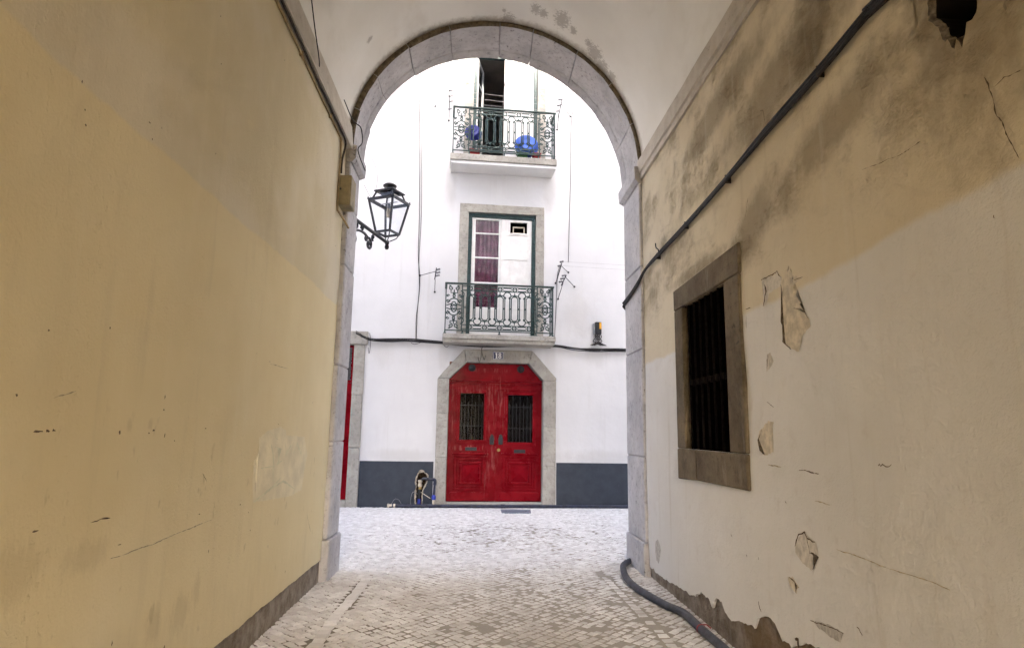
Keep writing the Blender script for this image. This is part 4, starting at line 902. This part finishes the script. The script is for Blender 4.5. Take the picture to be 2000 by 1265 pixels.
# --- meter box with conduits under the left ledge
jb, joff = thing('junction_box', 'olive beige metal box on the ochre wall just below the ledge', 'electrical box', (XL, 7.0, 4.05))
m = MB(); m.box(XL-.01, XL+.135, 6.84, 7.09, 4.07, 4.42, .008); bx_ = part(m, 'box_body', 'box', (jb, joff)); m = MB(); m.box(XL+.008, XL+.118, 6.832, 6.842, 4.09, 4.40, .004); part(m, 'box_door', 'box', (jb, joff))
m = MB(); m.lathe([(.01, 0), (.01, .012), (0, .012)], 10, Matrix.Translation((XL+.02, 6.832, 4.25)) @ Matrix.Rotation(R(90), 4, 'X')); part(m, 'box_lock', 'black', (jb, joff))
for k, (dx, z, yl) in enumerate(((.016, 4.80, 6.72), (.045, 4.825, 6.80))):
    mt_ = 'tan' if k == 0 else 'cable_brown'
    pts = [(XL+dx, y, z+.004*math.sin(y*3)) for y in [Y_REAR+.05+.4*i for i in range(int((yl-Y_REAR)/.4)+1)]]+[(XL+dx, yl, z-.01), (XL+dx-.002, yl+.03, z-.08), (XL+.014, yl+.035, 4.6), (XL+.012, yl+.04, 4.44 if k else 4.05)]
    pts += [] if k else [(XL+.02, yl+.10, 3.97), (XL+.05, yl+.25, 3.93), (XL+.075, near_y(XL)-.005, 3.88)]
    m = MB(); m.tube(smooth_path(pts, 2), .012, 7)
    if k == 0:
        for y in (1.2, 2.6, 3.9, 5.1, 6.2): m.box(XL-.005, XL+.034, y-.012, y+.012, 4.775, 4.822, .003)
    solo(m, 'conduit', mt_, ('tan conduit clipped to the ochre wall under the ledge, passing the beige box', 'thin brown cable under the ledge, entering the top of the beige box')[k], 'conduit')
# loose wires near the left impost
imp = Vector((XL+.12, near_y(XL)-.03, 4.95))
solo(MB().tube(smooth_path([(XL+.05, 6.6, 5.2), (XL+.07, 6.9, 5.16), (XL+.09, 7.05, 5.16), (XL+.15, 7.1, 5.12), (XL+.17, 7.12, 4.95), (XL+.13, 7.1, 4.86), (XL+.12, 7.3, 4.83), (XL+.13, 7.6, 4.8)], 6), .006, 6), 'loose_wire', 'rubber', 'black wire looping over the left impost of the arch', 'wire')
solo(MB().tube(smooth_path([(XL+.13, 7.62, 4.92), (XL+.20, 7.68, 4.98), (XL+.27, 7.70, 4.75), (XL+.22, 7.70, 4.48), (XL+.10, 7.70, 4.66)], 6), .0025, 5), 'loose_wire', 'rubber', 'thin wire hanging in a slack loop from the left end of the arch', 'wire')
p0, p1 = onx(604, -40, -1.50), onx(624, 126, -1.56)
solo(MB().tube(smooth_path([p0, (p0+p1)/2+Vector((0, 0, -.01)), p1, p1+Vector((-.05, .02, 0))], 5), .0055, 5), 'vault_wire', 'rubber', 'black wire running down the whitewashed vault to the grey ledge', 'wire')

# --- cable bundle on the right wall
path = [(1750, -25), (1700, 22), (1600, 140), (1500, 255), (1420, 350), (1340, 440), (1285, 500), (1262, 526)]
base = [onx(x, y, XR-.03) for x, y in path]; d = (base[0]-base[1]); base = [base[0]+d.normalized()*2.6+Vector((0, 0, .0))]+base
ep = Vector((1.925, near_y(1.92)+.05, base[-1].z-.10)); ef = Vector((1.925, far_y(1.92)-.04, base[-1].z-.20))
cb, coff = thing('cable_bundle', 'thick bundle of black and brown cables crossing the stained wall to the arch', 'cables', tuple(base[-1]))
for k in range(7):
    w = .0085*(k-3); ph = random.uniform(0, 6); P = []
    for i, p in enumerate(base): P.append(p+Vector((-.006*(k % 3)-.002, 0, w*(1.25-.09*i)+.006*math.sin(i*2.1+ph))))
    e = ep+Vector((-.006*(k % 3), 0, w*.9)); f_ = ef+Vector((-.004*(k % 3), 0, w*1.3))
    P += [e, e*.5+f_*.5+Vector((0, 0, -.01)), f_, f_+Vector((.0, .05, -.02*(k % 4))), f_+Vector((.10, .075, -.03-.03*(k % 4)))]
    m = MB(); m.tube(smooth_path(P, 4), random.choice((.006, .008, .0095)), 7); part(m, 'cable', 'rubber' if k % 3 else 'cable_brown', (cb, coff))
for i in (3, 5, 6, 7):
    p = base[i]; m = MB(); m.box(p.x-.018, XR+.01, p.y-.006, p.y+.006, p.z-.036, p.z+.036, .004); part(m, 'clip', 'cable_brown', (cb, coff))
m = MB(); p = base[7]; m.tube(smooth_path([p, p+Vector((-.01, -.06, .05)), p+Vector((-.012, .02, .10)), p+Vector((-.01, .05, .16))], 4), .007, 6); part(m, 'cable_stub', 'rubber', (cb, coff))

# --- thick pipe on the ground in the passage
hp = [onz(x, y, .036) for x, y in ((1236, 1097), (1221, 1100), (1218, 1113), (1226, 1131), (1250, 1152), (1300, 1181), (1336, 1197), (1370, 1228), (1405, 1258))]
hp = [Vector((2.5, hp[0].y+.55, .036)), Vector((2.12, hp[0].y+.30, .036))]+hp[1:]+[hp[-1]+Vector((.0, -.5, 0)), hp[-1]+Vector((.0, -3.5, 0))]
hz, hoff = thing('ground_pipe', 'thick blue grey plastic pipe curling round the foot of the right arch jamb', 'pipe', tuple(hp[6]))
m = MB(); m.tube(smooth_path(hp, 8), .036, 14); part(m, 'pipe_body', 'hose', (hz, hoff))
c = hp[8]; d = (hp[9]-hp[7]).normalized(); m = MB(); m.lathe([(.038, -.012), (.040, -.008), (.040, .008), (.038, .012)], 16, Matrix.Translation(c) @ d.to_track_quat('Z', 'Y').to_matrix().to_4x4()); m.tube([c+Vector((0, 0, .036)), c+Vector((.05, .02, .03)), c+Vector((.09, .03, .0))], .005, 5); part(m, 'rusty_clamp', 'red_tub', (hz, hoff))
c = hp[10]+Vector((0, .1, 0)); m = MB(); m.lathe([(.037, -.05), (.044, -.045), (.044, .045), (.037, .05)], 16, Matrix.Translation(c) @ (hp[10]-hp[9]).normalized().to_track_quat('Z', 'Y').to_matrix().to_4x4()); part(m, 'coupling', 'grey_metal', (hz, hoff))

# --- along the foot of the house
pp, poff = thing('house_pipe', 'long navy water pipe lying along the foot of the white house', 'pipe', (-1.85, -.10, 0), FM)
L = [(-1.80, -.10, .040), (-1.2, -.10, .040), (-.9, -.10, .038), (0, -.11, .036), (1.2, -.105, .036), (2.5, -.10, .036), (4.5, -.10, .036)]
m = MB(); m.tube(smooth_path(L, 6), .034, 12); part(m, 'pipe_body', 'navy_pipe', (pp, poff))
m = MB(); m.lathe([(0, -.06), (.03, -.06), (.034, -.05), (.034, 0), (.042, .005), (.042, .04), (.034, .045)], 14, Matrix.Translation((-1.80, -.10, .042)) @ Matrix.Rotation(R(-90), 4, 'Y')); m.lathe([(.04, -.02), (.042, 0), (.04, .02)], 14, Matrix.Translation((-1.70, -.10, .042)) @ Matrix.Rotation(R(-90), 4, 'Y')); part(m, 'end_cap', 'cream_fit', (pp, poff))
for u in (-1.45, -.95, .55): m = MB(); m.lathe([(.035, -.05), (.041, -.045), (.041, .045), (.035, .05)], 14, Matrix.Translation((u, -.10, .039)) @ Matrix.Rotation(R(90), 4, 'Y')); part(m, 'coupling', 'navy_pipe', (pp, poff))
m = MB(); m.tube(smooth_path([(-1.76, -.10, .08), (-1.70, -.09, .17), (-1.62, -.08, .16), (-1.56, -.10, .08)], 5), .004, 5); part(m, 'tie_wire', 'grey_metal', (pp, poff))
sp, soff = thing('standpipe', 'jointed water pipe with blue collar coming out of the broken wall hole', 'pipe', (-.9, -.09, 0), FM)
m = MB(); m.tube([(-1.205, .06, -.02), (-1.205, .05, .42)], .034, 12); part(m, 'riser', 'black', (sp, soff)); m = MB(); m.lathe([(.037, -.03), (.037, .09)], 12, Matrix.Translation((-1.205, .055, .08))); part(m, 'riser_sleeve', 'blue_fit', (sp, soff))
m = MB(); m.lathe([(.034, 0), (.046, .01), (.046, .05), (.036, .06), (.036, .10), (.048, .105), (.048, .14), (.03, .145), (0, .14)], 14, Matrix.Translation((-1.195, .03, .41))); part(m, 'valve', 'cream_fit', (sp, soff)); m = MB(); m.lathe([(.040, 0), (.044, .02), (.034, .05)], 12, Matrix.Translation((-1.19, .04, .36))); part(m, 'valve_nut', 'brass', (sp, soff))
m = MB(); m.tube(smooth_path([(-1.17, .03, .545), (-1.12, -.03, .59), (-1.02, -.06, .575), (-.93, -.08, .575)], 6), .024, 10); m.lathe([(.03, -.05), (.032, 0), (.03, .05)], 12, Matrix.Translation((-1.05, -.05, .58)) @ Matrix.Rotation(R(90), 4, 'Y')); part(m, 'cross_pipe', 'hose', (sp, soff))
m = MB(); m.tube(smooth_path([(-.95, -.08, .575), (-.895, -.09, .565), (-.885, -.09, .52), (-.89, -.09, .46)], 6), .034, 10); m.tube([(-.888, -.09, .48), (-.90, -.09, .22)], .024, 10); part(m, 'elbow_pipe', 'navy_pipe', (sp, soff))
m = MB(); m.lathe([(.026, 0), (.04, .01), (.044, .03), (.044, .07), (.036, .09), (.026, .10)], 14, Matrix.Translation((-.90, -.09, .16))); part(m, 'collar', 'blue_fit', (sp, soff)); m = MB(); m.tube([(-.90, -.09, .17), (-.905, -.10, .06)], .02, 10); part(m, 'tail', 'cream_fit', (sp, soff))
solo(MB().tube([(-1.17, -.03, .31), (-.97, -.09, .19)], .007, 6), 'stick', 'cream_fit', 'thin pale stick leaning across the broken wall hole', 'stick', FM)
solo(MB().tube(smooth_path([(-1.37, -.02, -.01), (-1.37, -.02, .2), (-1.33, -.02, .31), (-1.24, -.01, .27)], 5), .006, 6), 'bent_rod', 'grey_metal', 'thin bent metal rod standing beside the broken wall hole', 'rod', FM)
cv_, cvo = thing('cover_plate', 'flat blue grey steel plate lying on the setts before the red door', 'cover plate', tuple((onz(978, 996)+onz(1037, 1002))/2), Matrix())
a, b = onz(978, 995), onz(1036, 995.5); c, d = onz(1037.5, 1002.5), onz(980, 1002)
up = Vector((0, 0, .012)); m = MB(); m.hexa([a, b, c, d, a+up, b+up, c+up, d+up], .004); part(m, 'plate', 'cover', (cv_, cvo))
m = MB(); ce = (a+b+c+d)/4+up
for k in (-1, 1): q = ce+(b-a)*.33*k; m.lathe([(.02, .0005), (.012, .004), (0, .004)], 10, Matrix.Translation(q))
part(m, 'bolt', 'black', (cv_, cvo))

# --- number plate
np_, no_ = thing('number_plate', 'small blue enamel house number plate reading 18 above the red door', 'sign', (fl(973, 694, .04).x, -.04, fl(973, 694, .04).z), FM)
pu, pz = fu(973, 694.5, .04)
m = MB(); m.box(pu-.118, pu+.118, -.050, -.036, pz-.088, pz+.088, .003); part(m, 'plate', 'plate_blue', (np_, no_)); m = MB(); m.ring(pu-.112, pu+.112, pz-.082, pz+.082, .008, -.0525, -.0495); part(m, 'plate_border', 'plate_white', (np_, no_))
def digit(outer, holes, u, name):
    m = MB()
    for poly in outer: m.prism([(u+x*.0118, pz+z*.0118) for x, z in poly], -.0535, -.0495)
    part(m, name, 'plate_white', (np_, no_))
digit([[(-1.1, -5.2), (1.1, -5.2), (1.1, 5.2), (-1.1, 5.2)], [(-2.2, -5.2), (-1.12, -5.2), (-1.12, -4.4), (-2.2, -4.6)], [(1.12, -5.2), (2.2, -5.2), (2.2, -4.6), (1.12, -4.4)], [(-2.4, 3.2), (-1.12, 3.6), (-1.12, 5.2), (-1.5, 4.8), (-2.4, 4.3)]], [], pu-.036, 'numeral')
def annulus(cx, cz, ro, zo, ri, zi, n=20):
    return [[(cx+ro*math.cos(t0), cz+zo*math.sin(t0)), (cx+ro*math.cos(t1), cz+zo*math.sin(t1)), (cx+ri*math.cos(t1), cz+zi*math.sin(t1)), (cx+ri*math.cos(t0), cz+zi*math.sin(t0))] for t0, t1 in ((2*math.pi*k/n, 2*math.pi*(k+1)/n) for k in range(n))]
digit(annulus(0, 2.6, 2.55, 2.65, .85, 1.5)+annulus(0, -2.45, 2.9, 2.85, 1.0, 1.65), [], pu+.036, 'numeral')

# --- cables along the house front
fc, fo = thing('house_cables', 'black cable bundle running along the white house under the balcony', 'cables', (-2.4, -.03, 3.5), FM)
for k in range(6):
    ph = random.uniform(0, 6); P = []
    for px, py in ((695, 649), (722, 662), (760, 664), (800, 664), (840, 667), (900, 672), (960, 674), (1020, 675), (1085, 676), (1120, 681), (1160, 683), (1200, 683), (1240, 684), (1290, 686)):
        i = len(P); inb = 860 < px < 1090; w = fl(px, py+random.uniform(-1.6, 1.6)+(k-2.5)*.8, .05+.010*(k % 3)); P.append(w)
    m = MB(); m.tube(smooth_path(P, 5), random.choice((.009, .012, .014)), 6); part(m, 'cable', 'rubber', (fc, fo))
for (x0, y0, dx, dy) in ((722, 650, 2, 40), (870, 668, -4, 10), (938, 673, 3, 34), (944, 674, -3, 28), (815, 664, 8, 8)):
    m = MB(); m.tube(smooth_path([fl(x0, y0, .05), fl(x0+dx, y0+dy*.4, .05), fl(x0-dx*.5, y0+dy, .045), fl(x0-dx*1.5, y0+dy*.7, .045)], 5), .0055, 5); part(m, 'loose_end', 'rubber', (fc, fo))
sb, so = thing('splice_box', 'black cable splice box with yellow sticker above the house cables', 'electrical box', tuple(fl(1168, 652, .02)), FM)
u, z = fu(1167, 641, .06); m = MB(); m.box(u-.055, u+.085, -.10, .0, z-.135, z+.14, .010); part(m, 'box_body', 'black', (sb, so)); m = MB(); m.box(u-.095, u-.057, -.07, 0, z-.14, z+.11, .006); part(m, 'box_side', 'grey_metal', (sb, so)); m = MB(); m.box(u+.035, u+.082, -.1035, -.1005, z-.02, z+.125); part(m, 'sticker', 'yellow', (sb, so))
for k in range(7):
    s_ = -1 if k % 2 else 1; x0 = u-.05+.12*k/6; m = MB(); m.tube(smooth_path([(x0, -.05, z-.13), (x0+s_*.02, -.06, z-.2), (x0-s_*.05, -.06, z-.29), (x0+s_*.04, -.06, z-.35), (x0+s_*.13, -.055, z-.385)], 5), .009, 6); part(m, 'lead', 'rubber', (sb, so))
def wire(pts, label, r=.0065, mat='rubber', off=.012, name='wall_wire'): return solo(MB().tube(smooth_path([fl(x, y, off) for x, y in pts], 4), r, 5), name, mat, label, 'wire', FM)
wire([(815, 130), (819, 180), (820, 300), (819, 420), (817, 500), (820, 540), (818, 580), (813, 620), (812, 664)], 'wire down the white wall left of the balconies, bowing out beside the lower bracket')
wire([(821, 130), (825, 180), (824, 300), (823, 420), (818, 512), (819, 560), (815, 610), (813, 664)], 'straighter twin of the wires down the white wall left of the balconies', .0055, 'dull_iron')
wire([(1131, 130), (1124, 190), (1116, 240), (1115, 330), (1112, 430), (1110, 512)], 'wire down the white wall ending at the paired brackets beside the lower balcony', .006, 'dull_iron')
wire([(1098, 512), (1090, 530), (1088, 553), (1086, 600), (1084, 640), (1083, 670)], 'black wire running down beside the lower balcony railing to the cables', .006)
wire([(1014, 118), (1002, 140), (988, 160), (984, 180), (982, 205)], 'dark wire hanging across the open upper window', .006, 'rubber', .03)

# --- clothes line brackets
def bracket(rod, stays, knobs, label):
    top, bot = fl(*rod[0]), fl(*rod[1])
    r_ = thing('clothesline_bracket', label, 'bracket', tuple(bot), FM, 'clothesline brackets on the white house')
    part(MB().tube([top, bot], .012, 6), 'rod', 'black', r_)
    for a, b in stays:
        A_, B2 = fl(*a), fl(*b); m = MB(); m.tube([A_, B2], .007, 5); m.lathe([(.022, -.004), (.022, .012), (0, .016)], 10, Matrix.Translation((B2.x, 0, B2.z)) @ Matrix.Rotation(R(90), 4, 'X')); part(m, 'stay', 'black', r_)
    for (x, y, o) in knobs:
        c = fl(x, y, o); m = MB(); m.lathe([(0, -.045), (.014, -.045), (.026, -.03), (.014, -.012), (.024, 0), (.014, .012), (.026, .03), (.012, .045), (0, .045)], 10, Matrix.Translation(c) @ Matrix.Rotation(R(75), 4, 'Y')); part(m, 'insulator', 'porcelain', r_)
O = .22
bracket([(852.5, 523, O), (849, 546, O)], [((851, 530, O), (820, 538, 0)), ((850, 546, O), (849, 570, 0))], [(856, 526, O), (856, 532, O), (855, 538, O)], 'iron bracket with insulators on the white wall left of the lower balcony')
bracket([(1097, 515, O), (1088, 545, O)], [((1096, 519, O), (1110, 532, 0)), ((1089, 543, O), (1085, 553, 0))], [(1097, 511, O), (1093, 519, O)], 'upper bracket of the pair beside the lower balcony, with two insulators')
bracket([(1106, 537, O), (1096, 558, O)], [((1105, 542, O), (1122, 560, 0)), ((1100, 552, O), (1090, 584, 0))], [(1101, 538, O), (1098, 544, O), (1095, 550, O)], 'lower bracket of the pair beside the lower balcony, with three insulators')
bracket([(876.5, 174, O), (878.5, 214, O)], [((877, 187, O), (850, 208, 0)), ((878, 212, O), (876.5, 236, 0))], [(881, 177, O), (881, 188, O), (881, 198, O), (879, 213, O)], 'four-insulator bracket on the white wall left of the upper balcony')
bracket([(1098.5, 193, O), (1090, 230, O)], [((1097, 204, O), (1114, 228, 0)), ((1092, 222, O), (1088, 254, 0))], [(1094, 195, O), (1092, 206, O), (1090, 217, O)], 'three-insulator bracket on the white wall right of the upper balcony')
for k, (a, b) in enumerate((((881, 177), (1094, 195)), ((881, 188), (1092, 206)), ((881, 198), (1090, 217)))):
    A_, B2 = fl(*a, O), fl(*b, O); solo(MB().tube([A_, A_*.5+B2*.5+Vector((0, 0, -.03)), B2], .0028, 4), 'clothes_line', 'grey_metal', ('top', 'middle', 'lowest')[k]+' clothes line strung before the upper window between two brackets', 'clothes line', FM)
for k, (a, b) in enumerate((((1100, 511), (1240, 519)), ((1097, 519), (1240, 528)))):
    solo(MB().tube([fl(*a, O), fl(*b, O)], .0022, 4), 'clothes_line', 'grey_metal', ('upper', 'lower')[k]+' clothes line running from the paired brackets past the arch jamb', 'clothes line', FM)

# --- things on the upper balcony
def basin(u, z, r, depth, y, tilt, mat, label):
    Mx = Matrix.Translation((u, y, z)) @ Matrix.Rotation(R(90-tilt), 4, 'X')
    prof = [(0, depth), (r*.30, depth), (r*.32, depth-.004), (r*.36, depth-.004), (r*.38, depth), (r*.66, depth), (r*.70, depth-.004), (r*.74, depth-.012), (r*.95, .015), (r*1.0, .012), (r*1.04, 0), (r*1.0, -.006), (r*.93, .012), (r*.70, depth-.014), (0, depth-.014)]
    t_ = thing('basin', label, 'basin', (u, y, z-r), FM); m = MB(); m.lathe(prof, 40, Mx); part(m, 'bowl', mat, t_); m = MB(); m.tube([Mx @ Vector((r*1.02*math.cos(a), r*1.02*math.sin(a), 0)) for a in [2*math.pi*k/40 for k in range(40)]], .010, 6, True); part(m, 'rim', mat, t_)
u, z = fu(1029, 281, .40); basin(u, z-.02, .265, .14, -.34, 8, 'basin', 'big light blue plastic basin tipped up behind the upper balcony railing')
u, z = fu(925, 258, .36); basin(u, z, .185, .12, -.32, 6, 'basin_dark', 'dark blue round basin standing up behind the upper balcony railing')
def tub(px0, px1, mat, label, h=.16):
    u0, u1 = fu(px0, 300, .38)[0], fu(px1, 300, .38)[0]; c = (u0+u1)/2; w = (u1-u0)/2
    t_ = thing('planter', label, 'planter', (c, -.35, 7.62), FM); m = MB(); o = .012
    m.hexa([(c-w+.02, -.41, 7.622), (c+w-.02, -.41, 7.622), (c+w-.02, -.29, 7.622), (c-w+.02, -.29, 7.622), (c-w, -.43, 7.62+h), (c+w, -.43, 7.62+h), (c+w, -.27, 7.62+h), (c-w, -.27, 7.62+h)], .006); part(m, 'trough', mat, t_)
    m = MB(); m.box(c-w-o, c+w+o, -.445, -.255, 7.62+h+.001, 7.62+h+.022, .005); part(m, 'rim', mat, t_)
tub(917, 937, 'red_tub', 'red trough at the foot of the upper railing below the dark blue basin'); tub(1010, 1031, 'green_tub', 'green trough at the foot of the upper railing'); tub(1033, 1037.5, 'basin_dark', 'narrow blue trough squeezed between the green and red ones', .13); tub(1040, 1056, 'red_tub', 'red trough at the foot of the upper railing beside the light blue basin')
